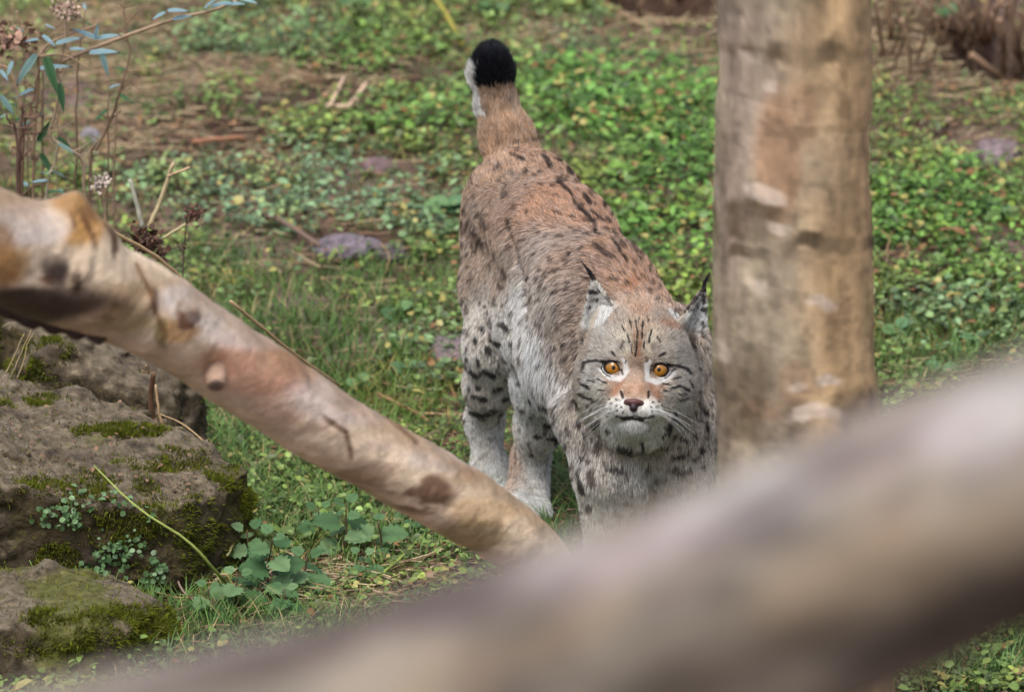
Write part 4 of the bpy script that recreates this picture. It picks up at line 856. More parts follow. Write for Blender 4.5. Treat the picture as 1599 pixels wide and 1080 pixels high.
    F.cone(H(0, -30, -30), H(0, 8, -52), .036, .027, .02)            # muzzle
    F.cone(H(0, -16, 4), H(-1, 26, -44), .0185, .0135, .012)         # nose bridge
    F.ell(H(0, 3, -86), (.0185, .018, .0115), HR, .016)               # chin
    F.cone(H(0, -20, -70), H(0, -45, -88), .034, .036, .03)          # throat
    F.cone(H(-20, 24, -83), H(0, 36, -78), .0022, .0024, .004, 's'); F.cone(H(20, 24, -83), H(0, 36, -78), .0022, .0024, .004, 's')
    F.cone(H(0, 42, -64), H(0, 38, -77), .0018, .0018, .004, 's')    # lip groove
    # ears: pointed cups
    def ear(base, tip, open_, rb, k1, width):
        open_ = np.asarray(open_) / np.linalg.norm(open_); base = np.asarray(base); tip = np.asarray(tip)
        ax = (tip - base) / np.linalg.norm(tip - base); op = open_ - ax * (open_ @ ax); op /= np.linalg.norm(op); sx = np.cross(ax, op)
        n = 11
        for i in range(n):
            t = i / (n - 1); w = rb * (1 - t ** 1.15) ** .9 + .0012; c = base + ax * (np.linalg.norm(tip - base) * t)
            for j in np.linspace(-1, 1, 9):
                q = c + sx * (w * width * math.sin(j * 1.45)) + op * (w * .62 * (1 - math.cos(j * 1.45)) - w * .3)
                F.cone(q, q + ax * .005, .0040 - .0014 * t, .0040 - .0016 * t, .006 if t < .12 else .0008)
        return ax, op, sx
    wv = lambda a, b, c: hr * a + hf * b + hu * c
    e1 = ear(H(-55, -62, 54), H(-75, -66, 136), wv(-.22, 1, .1), .031, 0, .95)
    e2 = ear(H(76, -66, 60), H(99, -72, 128), wv(.80, .70, .1), .028, 0, .95)
    # eye sockets
    EY = [H(-36.5, 0, 0), H(35, 0, 0)]; eyes = []
    V, Q = F.mesh(); V = relax(V, Q, 2)
    bv = BVHTree.FromPolygons([tuple(v) for v in V], Q.tolist())
    def ray(px, py):
        d = FWD + RGT * ((px - 799.5) / 1599 * 36 / cam_d.lens) + UPV * ((540 - py) / 1599 * 36 / cam_d.lens)
        h = bv.ray_cast(Vector(CAM), Vector(d).normalized())
        if h[0] is None: return None
        return np.array(h[0]), np.array(h[1])
    for L, w_ in (([(783, 322), (795, 360), (808, 400), (822, 440), (828, 470)], .007), ([(908, 470), (902, 510), (898, 550), (893, 600)], .007), ([(1012, 700), (1015, 740), (1018, 790)], .008), ([(800, 500), (806, 540), (806, 580)], .006)):
        hh = [ray(*q) for q in L]; hh = [q[0] + FWD * .002 for q in hh if q is not None]
        for p_, q_ in zip(hh[:-1], hh[1:]):
            if np.linalg.norm(p_ - q_) < .09: F.cone(p_, q_, w_, w_, .022, 's')
    for (px, py) in ((958, 574), (1029, 577)):
        h, n = ray(px, py); c = h - hf * .0132; eyes.append(c)
        F.ell(c - hf * .002, (.0172, .0172, .0172), k=.004, mode='s')
    V, Q = F.mesh(); V = relax(V, Q, 3)
    N = vnormals(V, Q)
    bv = BVHTree.FromPolygons([tuple(v) for v in V], Q.tolist())

    # ---- coat: colours, lay and length of the fur at anchor points, measured over the body
    R_ = rgb
    an = [  # px, py, colour, lay (image x right, y down), length mm
        (770, 262, R_(178, 138, 108), -.3, -1, 15), (830, 240, R_(180, 132, 98), -.2, -1, 14), (890, 275, R_(178, 132, 100), -.2, -1, 14),
        (745, 330, R_(168, 138, 118), -.5, .6, 16), (790, 330, R_(168, 132, 110), -.6, .3, 16), (860, 320, R_(186, 132, 96), -.4, -.8, 15), (930, 340, R_(190, 136, 100), -.3, -1, 15),
        (735, 420, R_(170, 142, 122), -.2, 1, 16), (780, 420, R_(165, 138, 120), -.3, 1, 16), (830, 400, R_(178, 155, 142), -.8, .5, 18), (890, 400, R_(182, 150, 132), -.7, .3, 17),
        (950, 400, R_(188, 142, 112), -.5, -.4, 16), (990, 430, R_(196, 145, 112), -.4, -.8, 18), (1035, 450, R_(186, 148, 124), 0, -1, 18),
        (740, 500, R_(202, 190, 182), 0, 1, 11), (785, 500, R_(205, 196, 192), 0, 1, 11), (815, 480, R_(220, 216, 218), -.4, 1, 26), (850, 470, R_(192, 176, 170), -.7, .8, 20),
        (835, 540, R_(226, 224, 228), -.4, 1, 30), (880, 520, R_(186, 166, 156), -.6, .8, 20), (880, 590, R_(214, 208, 210), -.4, 1, 34), (865, 640, R_(220, 216, 218), -.3, 1, 28),
        (740, 600, R_(205, 192, 184), 0, 1, 11), (785, 600, R_(214, 208, 206), 0, 1, 11), (730, 690, R_(200, 168, 150), 0, 1, 8), (775, 690, R_(214, 208, 206), .1, 1, 9), (770, 750, R_(218, 214, 212), 0, 1, 9),
        (825, 620, R_(222, 218, 218), -.1, 1, 14), (800, 720, R_(200, 160, 138), 0, 1, 8), (840, 720, R_(220, 215, 213), 0, 1, 10), (830, 780, R_(224, 220, 220), 0, 1, 9),
        (905, 640, R_(196, 180, 172), -.4, 1, 18), (920, 700, R_(196, 182, 176), -.2, 1, 16), (960, 730, R_(196, 182, 174), 0, 1, 20), (1000, 750, R_(214, 205, 198), 0, 1, 22),
        (930, 790, R_(206, 198, 192), 0, 1, 12), (980, 790, R_(206, 198, 192), 0, 1, 14), (1025, 760, R_(196, 186, 176), 0, 1, 16), (1065, 720, R_(182, 168, 158), .1, 1, 15),
        (1100, 680, R_(176, 158, 146), .3, 1, 15), (1095, 600, R_(180, 160, 146), .3, 1, 15), (1060, 790, R_(190, 180, 172), 0, 1, 12), (1030, 690, R_(180, 164, 152), 0, 1, 20), (980, 690, R_(194, 184, 178), 0, 1, 22),
        (900, 560, R_(180, 158, 146), -.6, .7, 17), (905, 490, R_(178, 152, 138), -.7, .2, 17),
        (800, 215, R_(184, 138, 100), -.15, -1, 18), (780, 190, R_(186, 142, 106), -.15, -1, 18), (760, 165, R_(182, 146, 116), -.1, -1, 17), (790, 160, R_(176, 140, 110), -.1, -1, 17), (738, 165, R_(215, 210, 208), -.3, -1, 16), (736, 135, R_(225, 222, 222), -.3, -1, 16),
    ]
    ap, aN, ac, ad, al = [], [], [], [], []
    for (px, py, c, dx, dy, L) in an:
        r = ray(px, py)
        if r is None: print('anchor misses', px, py); continue
        ap.append(r[0]); aN.append(r[1]); ac.append(c); w = RGT * dx - UPV * dy; ad.append(w / np.linalg.norm(w)); al.append(L / 1000.)
    # on the far side the coat mirrors the near side
    ap, aN, ac, ad, al = map(np.array, (ap, aN, ac, ad, al))
    hair = [  # extra anchors off camera
        (A(800, 330, .78), R_(190, 160, 140), (0, 0, -1), .018), (A(1010, 500, .35), R_(180, 150, 130), (0, 1, -.4), .017), (A(905, 420, .6), R_(182, 140, 112), (0, 1, -.6), .016),
        (A(900, 600, .5), R_(220, 215, 212), (0, .6, -1), .02)]
    ap = np.vstack([ap] + [h[0][None] for h in hair]); ac = np.vstack([ac] + [h[1][None] for h in hair])
    ad = np.vstack([ad] + [(np.array(h[2]) / np.linalg.norm(h[2]))[None] for h in hair]); al = np.append(al, [h[3] for h in hair])
    # face anchors in head space (mm)
    fa = [(0, 60, R_(178, 146, 120), 9), (0, 90, R_(182, 138, 108), 12), (-30, 80, R_(170, 146, 128), 12), (35, 80, R_(170, 142, 122), 12), (-25, 35, R_(172, 155, 142), 8), (25, 35, R_(172, 150, 134), 8), (-60, 40, R_(176, 166, 158), 12), (62, 40, R_(172, 158, 148), 12),
          (-13, 30, R_(210, 194, 174), 6), (13, 29, R_(208, 190, 168), 6), (0, 34, R_(152, 114, 84), 6), (-21, 42, R_(206, 192, 174), 7), (20, 42, R_(204, 188, 168), 7), (0, 48, R_(156, 118, 88), 7), (-40, 30, R_(186, 172, 160), 8), (40, 28, R_(182, 166, 152), 8), (0, 22, R_(158, 120, 92), 5), (0, 10, R_(172, 140, 116), 5), (0, -10, R_(180, 146, 122), 4), (-1, -30, R_(194, 150, 122), 3), (-10, -35, R_(190, 140, 108), 3), (10, -35, R_(188, 138, 104), 3),
          (-20, -12, R_(182, 146, 120), 4), (19, -12, R_(182, 146, 120), 4), (-30, -36, R_(186, 144, 112), 5), (30, -38, R_(186, 142, 110), 5), (-38, -22, R_(196, 160, 136), 6), (38, -24, R_(192, 152, 126), 6),
          (-60, -10, R_(172, 166, 162), 11), (60, -14, R_(172, 160, 152), 11), (-65, -35, R_(188, 182, 178), 15), (66, -35, R_(176, 164, 156), 15), (-50, -50, R_(206, 200, 196), 16), (52, -52, R_(196, 184, 176), 16), (-48, -28, R_(206, 200, 196), 11), (48, -30, R_(200, 190, 182), 11), (-44, -8, R_(222, 216, 210), 6), (43, -10, R_(220, 212, 204), 6),
          (-22, -60, R_(236, 230, 224), 4), (20, -62, R_(234, 226, 220), 4), (-33, -66, R_(234, 228, 224), 7), (31, -68, R_(232, 224, 218), 7), (0, -90, R_(226, 224, 222), 8), (-14, -68, R_(228, 222, 216), 4), (13, -69, R_(226, 218, 212), 4), (-36, -58, R_(214, 200, 190), 6), (34, -60, R_(210, 196, 184), 6), (-26, -78, R_(226, 222, 218), 7), (24, -80, R_(224, 218, 214), 7), (-38, -88, R_(226, 222, 220), 20), (40, -92, R_(224, 218, 214), 20), (-60, -75, R_(186, 178, 174), 24), (66, -75, R_(170, 156, 146), 22),
          (-20, -100, R_(234, 232, 230), 16), (20, -100, R_(234, 230, 228), 16), (0, -108, R_(232, 228, 224), 18), (0, -78, R_(232, 228, 224), 5), (-88, -20, R_(166, 152, 142), 18), (92, -20, R_(170, 152, 140), 18), (95, 20, R_(172, 154, 142), 16), (-80, 30, R_(172, 150, 134), 14), (0, -128, R_(206, 196, 188), 20), (50, -125, R_(182, 164, 150), 20), (-50, -120, R_(188, 174, 166), 20)]
    hp, hc, hl = [], [], []
    for (x, z, c, L) in fa:
        q = O + (hr * x + hu * z) / 1000.; px, py, _ = proj(q); r = ray(px, py)
        if r is None: continue
        hp.append(r[0]); hc.append(c); hl.append(L / 1000.)
    hp, hc, hl = map(np.array, (hp, hc, hl))

    # ---- markings: (kind, points in photograph pixels, width px)
    z1 = lambda L: [(880 + x / 3.6, 400 + y / 3.6) for x, y in L]
    z2 = lambda L: [(690 + x / 2.7, 40 + y / 2.7) for x, y in L]
    z3 = lambda L: [(690 + x / 2.4556, 400 + y / 2.4556) for x, y in L]
    D, W, RU, BR = 'd', 'w', 'r', 'b'
    face = [(W, [(347, 596), (354, 640), (318, 688), (262, 682), (212, 634)], 22), (W, [(468, 612), (474, 690), (520, 706), (578, 692), (616, 648)], 22), (W, [(344, 600), (334, 578)], 12), (W, [(474, 610), (488, 586)], 12),
        (D, [(232, 594), (262, 585), (300, 588), (322, 604)], 6), (D, [(492, 620), (510, 606), (545, 600), (588, 607)], 6), (D, [(326, 636), (332, 662)], 7), (D, [(490, 634), (486, 662)], 7), (D, [(118, 625), (125, 600), (150, 590), (190, 588), (236, 592)], 11), (D, [(200, 618), (222, 652), (262, 676)], 5), (D, [(585, 606), (640, 616), (690, 634), (706, 656)], 11), (D, [(626, 630), (605, 658), (575, 682)], 5),
        (D, [(275, 540), (292, 560)], 8), (D, [(535, 562), (564, 548)], 9), (RU, [(325, 700), (290, 770)], 38), (RU, [(475, 700), (530, 790)], 34), (RU, [(430, 470), (420, 570)], 14), (RU, [(400, 140), (380, 190)], 60), (RU, [(560, 370), (640, 400)], 40),
        (D, [(405, 370), (416, 430), (410, 520), (404, 565)], 7), (D, [(445, 372), (440, 460)], 7), (D, [(372, 365), (382, 402)], 7), (D, [(358, 440), (372, 485)], 6), (D, [(380, 500), (386, 545)], 7), (D, [(492, 415), (478, 485)], 7), (D, [(455, 480), (450, 520)], 6),
        (D, [(340, 480), (322, 520)], 6), (D, [(520, 450), (540, 480)], 6), (D, [(330, 395), (345, 425)], 6), (D, [(352, 585), (345, 600)], 6), (D, [(462, 570), (468, 590)], 6), (D, [(425, 350), (425, 372)], 6), (D, [(470, 345), (476, 365)], 6),
        (D, [(118, 720), (155, 737)], 10), (D, [(102, 768), (135, 788), (172, 795)], 10), (D, [(148, 698), (182, 706)], 7), (D, [(192, 690), (242, 712)], 6), (D, [(168, 812), (202, 800)], 8), (D, [(200, 745), (235, 750)], 6), (D, [(112, 650), (114, 625)], 8), (D, [(140, 830), (165, 850)], 7), (D, [(100, 690), (110, 720)], 6),
        (D, [(556, 714), (592, 722)], 7), (D, [(598, 742), (640, 726), (668, 740), (692, 750)], 9), (D, [(618, 690), (652, 680)], 6), (D, [(560, 752), (592, 757)], 6), (D, [(640, 802), (692, 793)], 7), (D, [(640, 770), (680, 772)], 6), (D, [(700, 700), (715, 735)], 6),
        (D, [(262, 803)], 8), (D, [(298, 806)], 6), (D, [(270, 828)], 8), (D, [(298, 838)], 7), (D, [(326, 845)], 7), (D, [(268, 856)], 7), (D, [(300, 866)], 7), (D, [(334, 876)], 7), (D, [(286, 884)], 6),
        (D, [(500, 820)], 7), (D, [(532, 816)], 7), (D, [(492, 846)], 7), (D, [(520, 846)], 7), (D, [(546, 836)], 6), (D, [(498, 872)], 7), (D, [(530, 862)], 6),
        (D, [(324, 762), (334, 792)], 9), (D, [(478, 762), (474, 792)], 9), (D, [(286, 888), (326, 906), (366, 902), (397, 892), (430, 904), (470, 906), (502, 894)], 8), (D, [(345, 912), (395, 908), (440, 916)], 13),
        (D, [(80, 810), (96, 852)], 11), (D, [(198, 938), (212, 918)], 12), (D, [(592, 952), (580, 984)], 12), (D, [(622, 868), (600, 925)], 12), (D, [(560, 980), (548, 1000)], 9), (D, [(90, 930), (110, 965)], 9), (D, [(790, 950), (800, 975)], 12), (D, [(780, 870), (800, 890)], 10),
        (BR, [(190, 185), (240, 235), (290, 300), (312, 365)], 5), (D, [(700, 300), (735, 255), (780, 195)], 8)]
    body = [(D, z2([(398, 518), (430, 562), (455, 602)]), 7), (D, z2([(470, 628), (490, 665), (545, 715), (560, 758)]), 5), (D, z2([(560, 758), (600, 800), (642, 842), (650, 885)]), 5), (D, z2([(480, 560), (497, 578)]), 8), (D, z2([(525, 610), (542, 636)]), 6), (D, z2([(545, 660), (587, 696)]), 6), (D, z2([(598, 722), (622, 758)]), 6), (D, z2([(625, 788), (682, 838)]), 4), (D, z2([(698, 860), (716, 902)]), 6), (D, z2([(718, 910), (778, 1000)]), 4),
        (D, z2([(440, 514), (472, 532)]), 4), (BR, z2([(245, 597)]), 9), (D, z2([(325, 565), (342, 572)]), 5), (D, z2([(350, 625)]), 8), (BR, z2([(396, 640)]), 7), (D, z2([(600, 635)]), 7), (D, z2([(556, 565), (570, 578)]), 6), (D, z2([(680, 765)]), 7), (D, z2([(652, 700)]), 6), (D, z2([(300, 500), (385, 490)]), 3), (D, z2([(150, 952)]), 6), (BR, z2([(155, 760)]), 6), (BR, z2([(465, 785), (490, 797)]), 5), (BR, z2([(490, 900), (512, 896)]), 5), (D, z2([(540, 970)]), 6), (BR, z2([(285, 820), (312, 900), (342, 995)]), 5), (BR, z2([(180, 840), (200, 850)]), 5), (BR, z2([(270, 690), (270, 730)]), 5), (BR, z2([(300, 640), (290, 620)]), 5), (BR, z2([(740, 850), (760, 870)]), 5), (BR, z2([(820, 985), (835, 1000)]), 5), (BR, z2([(640, 930), (720, 985)]), 7),  # the long thigh fold line is crease shade painted into the coat
        (D, z3([(300, 5), (330, 70)]), 4)]
    leg = [(183, 215, 0, 0, 11), (157, 278, 0, 8, 11), (130, 322, 4, 8, 11), (196, 322, 32, 16, 13), (178, 356, 6, 12, 16), (270, 340, 22, -4, 14), (138, 396, 6, 16, 10), (165, 438, 34, 18, 15), (250, 412, 30, -6, 13), (116, 442, 24, 16, 12), (138, 500, 8, 6, 10), (202, 512, 24, -6, 12), (125, 536, 42, 12, 13), (108, 506, 0, 8, 9), (118, 596, 30, 10, 14), (150, 606, 26, -6, 14), (192, 590, 14, -4, 11), (232, 548, 12, -4, 10), (240, 262, 12, 20, 12), (244, 470, 0, 0, 10), (206, 180, 4, 6, 10), (100, 390, 0, 8, 8), (102, 560, 4, 8, 7), (150, 180, 0, 6, 8), (196, 270, 0, 0, 8), (225, 500, 0, 0, 7),
        (340, 548, 0, 6, 10), (396, 558, 26, 12, 13), (330, 638, 0, 0, 8), (392, 640, 22, 4, 12), (360, 690, 14, 2, 11), (344, 755, 0, 4, 8), (405, 694, 44, 8, 11), (440, 628, 4, 8, 10), (262, 800, 0, 10, 7), (300, 660, 0, 0, 6),
        (604, 715, -10, 32, 17), (680, 724, 46, 10, 12), (640, 816, 60, 8, 13), (574, 830, 8, 34, 19), (540, 870, 8, 34, 13), (535, 632, 0, 12, 11), (552, 674, 6, 8, 10), (590, 642, 18, -12, 11), (858, 650, 34, -40, 12), (880, 765, 40, -4, 12), (905, 832, 46, -12, 12), (985, 738, 4, 12, 13), (1005, 598, 0, 6, 12), (958, 682, 8, 6, 10), (1010, 655, 0, 10, 11), (570, 960, 0, 12, 18), (538, 765, 4, 20, 8), (530, 835, 6, 60, 7), (700, 940, 20, 0, 9), (990, 800, 10, 10, 9), (905, 690, 20, 10, 8), (640, 660, 10, 10, 8), (760, 700, 10, 30, 8)]
    segs = []
    def addseg(kind, pts, w, boxy=1):
        h = [ray(*p) for p in pts]; h = [q[0] for q in h if q is not None]
        if not h: return
        if len(h) == 1: h = h * 2
        for a, b in zip(h[:-1], h[1:]):
            if np.linalg.norm(a - b) < .08: segs.append((kind, a, b, w * .5 * .001, boxy))
    for k, L, w in face: addseg(k, z1(L), w / 3.6 * ((1.8 if (len(L) == 1 or w >= 9) else 1.5) if k == D else 1.45 if k == W else .9), 0)
    for k, L, w in body: addseg(k, L, w * (1.2 if k == D else 1.1))
    for x, y, dx, dy, w in leg: addseg(D if w < 17 else BR, z3([(x, y), (x + dx, y + dy)]), w / 2.4556 * 1.55)
    # smaller scattered spots over the flanks, away from the drawn ones
    cand = rng.permutation(len(V)); kept = [(s[1] + s[2]) / 2 for s in segs]; nk = 0
    tailb = A(776, 165, .78)
    for i in cand:
        if nk > 700: break
        p = V[i]
        if np.linalg.norm(p - O) < .135 or p[2] < .10 or np.linalg.norm(p - tailb) < .13: continue
        K = np.array(kept[-400:]); 
        if (np.linalg.norm(K - p, axis=1) < .0155).any(): continue
        kept.append(p); nk += 1; d = rng.normal(size=3); d -= N[i] * (d @ N[i]); d = d / np.linalg.norm(d) * rng.uniform(0, .006)
        vis = N[i] @ (-FWD) > -.1
        segs.append((BR if vis else D, p - d, p + d, rng.uniform(.0018, .0037), 1))
    def coat(P, n):
        """colour, lay and length for points P with normals n"""
        d2 = ((P[:, None] - ap[None]) ** 2).sum(-1); w = 1 / (d2 + 3e-4) ** 2.2; w /= w.sum(1)[:, None]
        c = w @ ac; g = w @ ad; L = w @ al
        loc = (P - O) @ HR.T * 1000
        d2 = ((P[:, None] - hp[None]) ** 2).sum(-1); w = 1 / (d2 + 1e-5) ** 2; w /= w.sum(1)[:, None]
        rr = np.linalg.norm((loc - [0, -40, 0]) * [1, .8, 1], axis=1)
        hw = sst(125, 95, rr) * sst(-118, -80, loc[:, 1] + 0 * rr)
        c = c * (1 - hw[:, None]) + (w @ hc) * hw[:, None]; L = L * (1 - hw) + (w @ hl) * hw
        nose = np.array([0, 45, -50.]); v = loc - nose; v[:, 1] *= 1.0
        v = v / (np.linalg.norm(v, axis=1)[:, None] + 1e-6) + [0, -.9, 0]
        v[:, 2] -= sst(-20, -70, loc[:, 2]) * .9 + .25 * sst(30, 70, abs(loc[:, 0])) * (loc[:, 2] < 25)
        g = g * (1 - hw[:, None]) + (v @ HR) * hw[:, None]
        # ears
        for (ax, op, sx), base, ln, inner in ((e1, H(-55, -62, 54), .084, 1), (e2, H(76, -66, 60), .071, 1)):
            q = P - base; t = q @ ax; rad = np.linalg.norm(q - t[:, None] * ax, axis=1); m = (t > .004) & (t < ln + .012) & (rad < .032 * np.clip(1 - t / ln, 0, 1) ** .75 + .008)
            ins = m & ((n @ op) > .05); out = m & ~ins
            edge = m & (np.abs(n @ sx) > .55) & (t > .02)
            c[ins] = R_(224, 220, 220) * (1 - .25 * sst(.0, .6, noise(P[ins], 160, 77)))[:, None]; g[ins] = ax * 1. + op * .25; L[ins] = .004 + .010 * np.clip(1 - t[ins] / ln, 0, 1)
            c[out] = R_(150, 125, 105) if base is None else R_(178, 160, 146); g[out] = ax; L[out] = .007
            c[edge & out] = R_(92, 74, 62); L[edge] = .005
            rim = ins & ((np.abs((P - base) @ sx) > .55 * rad.clip(.006)) & ((n @ sx) * np.sign((P - base) @ sx) > .15)); c[rim] = R_(190, 176, 162)
            tipm = m & (t > ln * .97); c[tipm] = R_(60, 50, 46); L[tipm] = .004
        # tail end
        b = A(768, 135, .78); t = (P - b) @ UPV; m = (np.linalg.norm(P - (b + UPV * .02), axis=1) < .13) & (P[:, 1] > .6)
        jn = noise(P, 120., 5) * .006 + rng.normal(0, .003, len(P))
        blk = m & (t + jn + .25 * (P[:, 0] - b[0]) * -1 > -.008)
        wht = m & (n @ RGT < -.72) & (t < .03) & (t > -.06) & (n @ (-FWD) > -.6)
        c[blk] = R_(24, 26, 34); L[blk] = .027; g[blk] = n[blk] * .4 + UPV * .8; c[wht & ~blk] = R_(222, 220, 222); c[wht & (t < .022)] = R_(222, 220, 222)
        lum = (c @ np.array([.3, .5, .2]))[:, None]; c = np.where(lum > .05, (lum + (c - lum) * .72) * 1.10 * [.985, 1.0, .94], c)
        # mottling, then markings
        c = c * (1 + .20 * fbm(P * [1, 1, 1], 60, 3, 3)[:, None]) * (1 + .12 * noise(P, 300, 9)[:, None]) * (1 - .34 * sst(.12, .42, fbm(P * [1, 1, .8], 130, 2, 41))[:, None] * (1 - hw[:, None] * .4))
        hue = fbm(P, 26, 2, 31)[:, None]; c = c * (1 + hue * np.array([.05, 0, -.06]))
        return c, g, L, hw
    def marks(P, c, L, hw):
        jit = fbm(P, 210, 2, 12) * .0018 * (1 - .4 * hw)
        amt = np.zeros(len(P)); rust = np.zeros(len(P)); wh = np.zeros(len(P)); brn = np.zeros(len(P))
        X2 = np.stack(ppix(P), 1)
        for (k, a, b_, w_, boxy) in segs:
            lo = np.minimum(a, b_) - w_ - .020; hi = np.maximum(a, b_) + w_ + .020
            m = np.nonzero(((P > lo) & (P < hi)).all(1))[0]
            if len(m) == 0: continue
            a2 = np.array(ppix(a)); ab = np.array(ppix(b_)) - a2; q = X2[m] - a2; t = np.clip(q @ ab / (ab @ ab + 1e-12), 0, 1); d = np.linalg.norm(q - t[:, None] * ab, axis=1) * .001 + jit[m]
            soft = (.0026 if k == 'w' else .0040 if k == 'r' else .0008) if not boxy else .0016
            s = sst(w_ + soft, w_ - soft, d)
            tgt = {'d': amt, 'r': rust, 'w': wh, 'b': brn}[k]; tgt[m] = np.maximum(tgt[m], s)
        def mixc(c, a, col): return c * (1 - a[:, None]) + col * a[:, None]
        c = mixc(c, rust * .42, R_(178, 112, 70)); c = mixc(c, wh * .88, R_(246, 243, 238)); c = mixc(c, brn * .8, R_(70, 52, 44)); c = mixc(c, amt * .93, R_(36, 30, 30))
        L = L * (1 - .3 * wh * hw)
        return c, L
    # ---- hair roots
    T = np.vstack([Q[:, [0, 1, 2]], Q[:, [0, 2, 3]]]); a, b, c_ = V[T[:, 0]], V[T[:, 1]], V[T[:, 2]]
    ar = np.linalg.norm(np.cross(b - a, c_ - a), axis=1) / 2; cen = (a + b + c_) / 3
    wgt = ar.copy(); near = np.linalg.norm(cen - O, axis=1); wgt *= 1 + 3.0 * sst(.14, .09, near) + 10 * sst(.05, .03, np.linalg.norm(cen - H(0, 20, -40), axis=1))
    facing = vnormals(V, Q)[T[:, 0]] @ (-FWD); wgt *= np.where(facing > -.35, 1, .4)
    NH = 520000
    pick = np.searchsorted(np.cumsum(wgt) / wgt.sum(), rng.random(NH)); pick = np.minimum(pick, len(T) - 1)
    u, v = rng.random(NH), rng.random(NH); f = u + v > 1; u[f], v[f] = 1 - u[f], 1 - v[f]
    root = a[pick] + (b[pick] - a[pick]) * u[:, None] + (c_[pick] - a[pick]) * v[:, None]
    nn = N[T[pick, 0]] * (1 - u - v)[:, None] + N[T[pick, 1]] * u[:, None] + N[T[pick, 2]] * v[:, None]; nn /= np.linalg.norm(nn, axis=1)[:, None]
    ok = np.ones(NH, bool)
    for e in eyes:
        q = (root - e) @ HR.T; ok &= ~(((q[:, 0] / .0138) ** 2 + ((q[:, 2] - 0) / .0106) ** 2 < 1) & (q[:, 1] > -.03))
    noseC = H(-1.5, 36, -53); ql = (root - noseC) @ HR.T
    ok &= ~((ql[:, 0] / .0165) ** 2 + ((ql[:, 2]) / .0105) ** 2 < 1) | (ql[:, 1] < -.02)
    root, nn = root[ok], nn[ok]; NH = len(root)
    C = np.zeros((NH, 3)); G = np.zeros((NH, 3)); LL = np.zeros(NH); HW = np.zeros(NH)
    for s in range(0, NH, 20000):
        e = slice(s, s + 20000); C[e], G[e], LL[e], HW[e] = coat(root[e], nn[e]); g_ = G[e] - nn[e] * (G[e] * nn[e]).sum(1)[:, None]; g_ /= np.linalg.norm(g_, axis=1)[:, None] + 1e-9; C[e], LL[e] = marks(root[e] + g_ * (LL[e] * .55)[:, None], C[e], LL[e], HW[e])
    G += .22 * np.stack([fbm(root, 34, 2, k + 50) for k in range(3)], 1) * (1 - .5 * HW[:, None]) + .10 * rng.normal(size=G.shape)
    G -= nn * (G * nn).sum(1)[:, None]; G /= np.linalg.norm(G, axis=1)[:, None] + 1e-9
    LL = LL * rng.uniform(.65, 1.15, NH)
    lift0 = .62 * (1 - .35 * HW); S = np.linspace(0, 1, 5); pts = np.zeros((NH, 5, 3)); p = root - nn * .0008; pts[:, 0] = p
    for k in range(4):
        lift = (lift0 * (1 - .62 * k / 3) + .10 * rng.normal(size=NH))[:, None]
        d = G * np.sqrt(np.clip(1 - lift ** 2, .05, 1)) + nn * lift + np.array([0, 0, -.10]) * k / 3
        d /= np.linalg.norm(d, axis=1)[:, None]; p = p + d * (LL / 4)[:, None]; pts[:, k + 1] = p
    hc_ = bpy.data.hair_curves.new('fur'); hc_.add_curves([5] * NH)
    hc_.attributes['position'].data.foreach_set('vector', (pts - O0).astype(np.float32).ravel())
    rad = np.zeros((NH, 5), np.float32); base_r = (.00026 + .00014 * (1 - HW)) * rng.uniform(.7, 1.2, NH)
    rad[:] = base_r[:, None] * np.array([1, 1, .9, .65, .12]); 
    ra = hc_.attributes.get('radius') or hc_.attributes.new('radius', 'FLOAT', 'POINT'); ra.data.foreach_set('value', rad.ravel())
    br = rng.normal(1, .26, NH).clip(.4, 1.8)[:, None, None]; pc = C[:, None, :] * br * np.array([.78, .88, 1.0, 1.08, 1.15])[None, :, None]
    dark = rng.random(NH) < .09; pc[dark] *= .45; pale = rng.random(NH) < .17; pc[pale] = pc[pale] * .55 + np.array([.62, .60, .60]) * .45 * np.clip(pc[pale].mean((1, 2), keepdims=True) * 4, 0, 1)
    c4 = np.ones((NH, 5, 4), np.float32); c4[..., :3] = np.clip(pc, 0.004, .86)
    ca = hc_.attributes.new('col', 'FLOAT_COLOR', 'POINT'); ca.data.foreach_set('color', c4.ravel())
    m_fur = mat('fur_material', rough=.62, spec=.25); hc_.materials.append(m_fur)
    # ---- objects
    root_o = empty('lynx', O0)
    tag(root_o, 'spotted Eurasian lynx with black tail tip held up, staring ahead beside the upright trunk', 'lynx')
    vc = np.zeros((len(V), 3))
    for s in range(0, len(V), 20000):
        e = slice(s, s + 20000); c9, g9, l9, h9 = coat(V[e], N[e]); vc[e] = marks(V[e], c9, l9, h9)[0]
    for e in eyes:
        m = np.linalg.norm(V - e, axis=1) < .0205; vc[m] = R_(30, 22, 20)
    body_o = mk('body', V, Q, mat('skin_material', rough=.8, spec=.2), root_o, True, vc * .75)
    fur = bpy.data.objects.new('fur', hc_); COL.objects.link(fur); fur.parent = body_o; fur['kind'] = 'stuff'
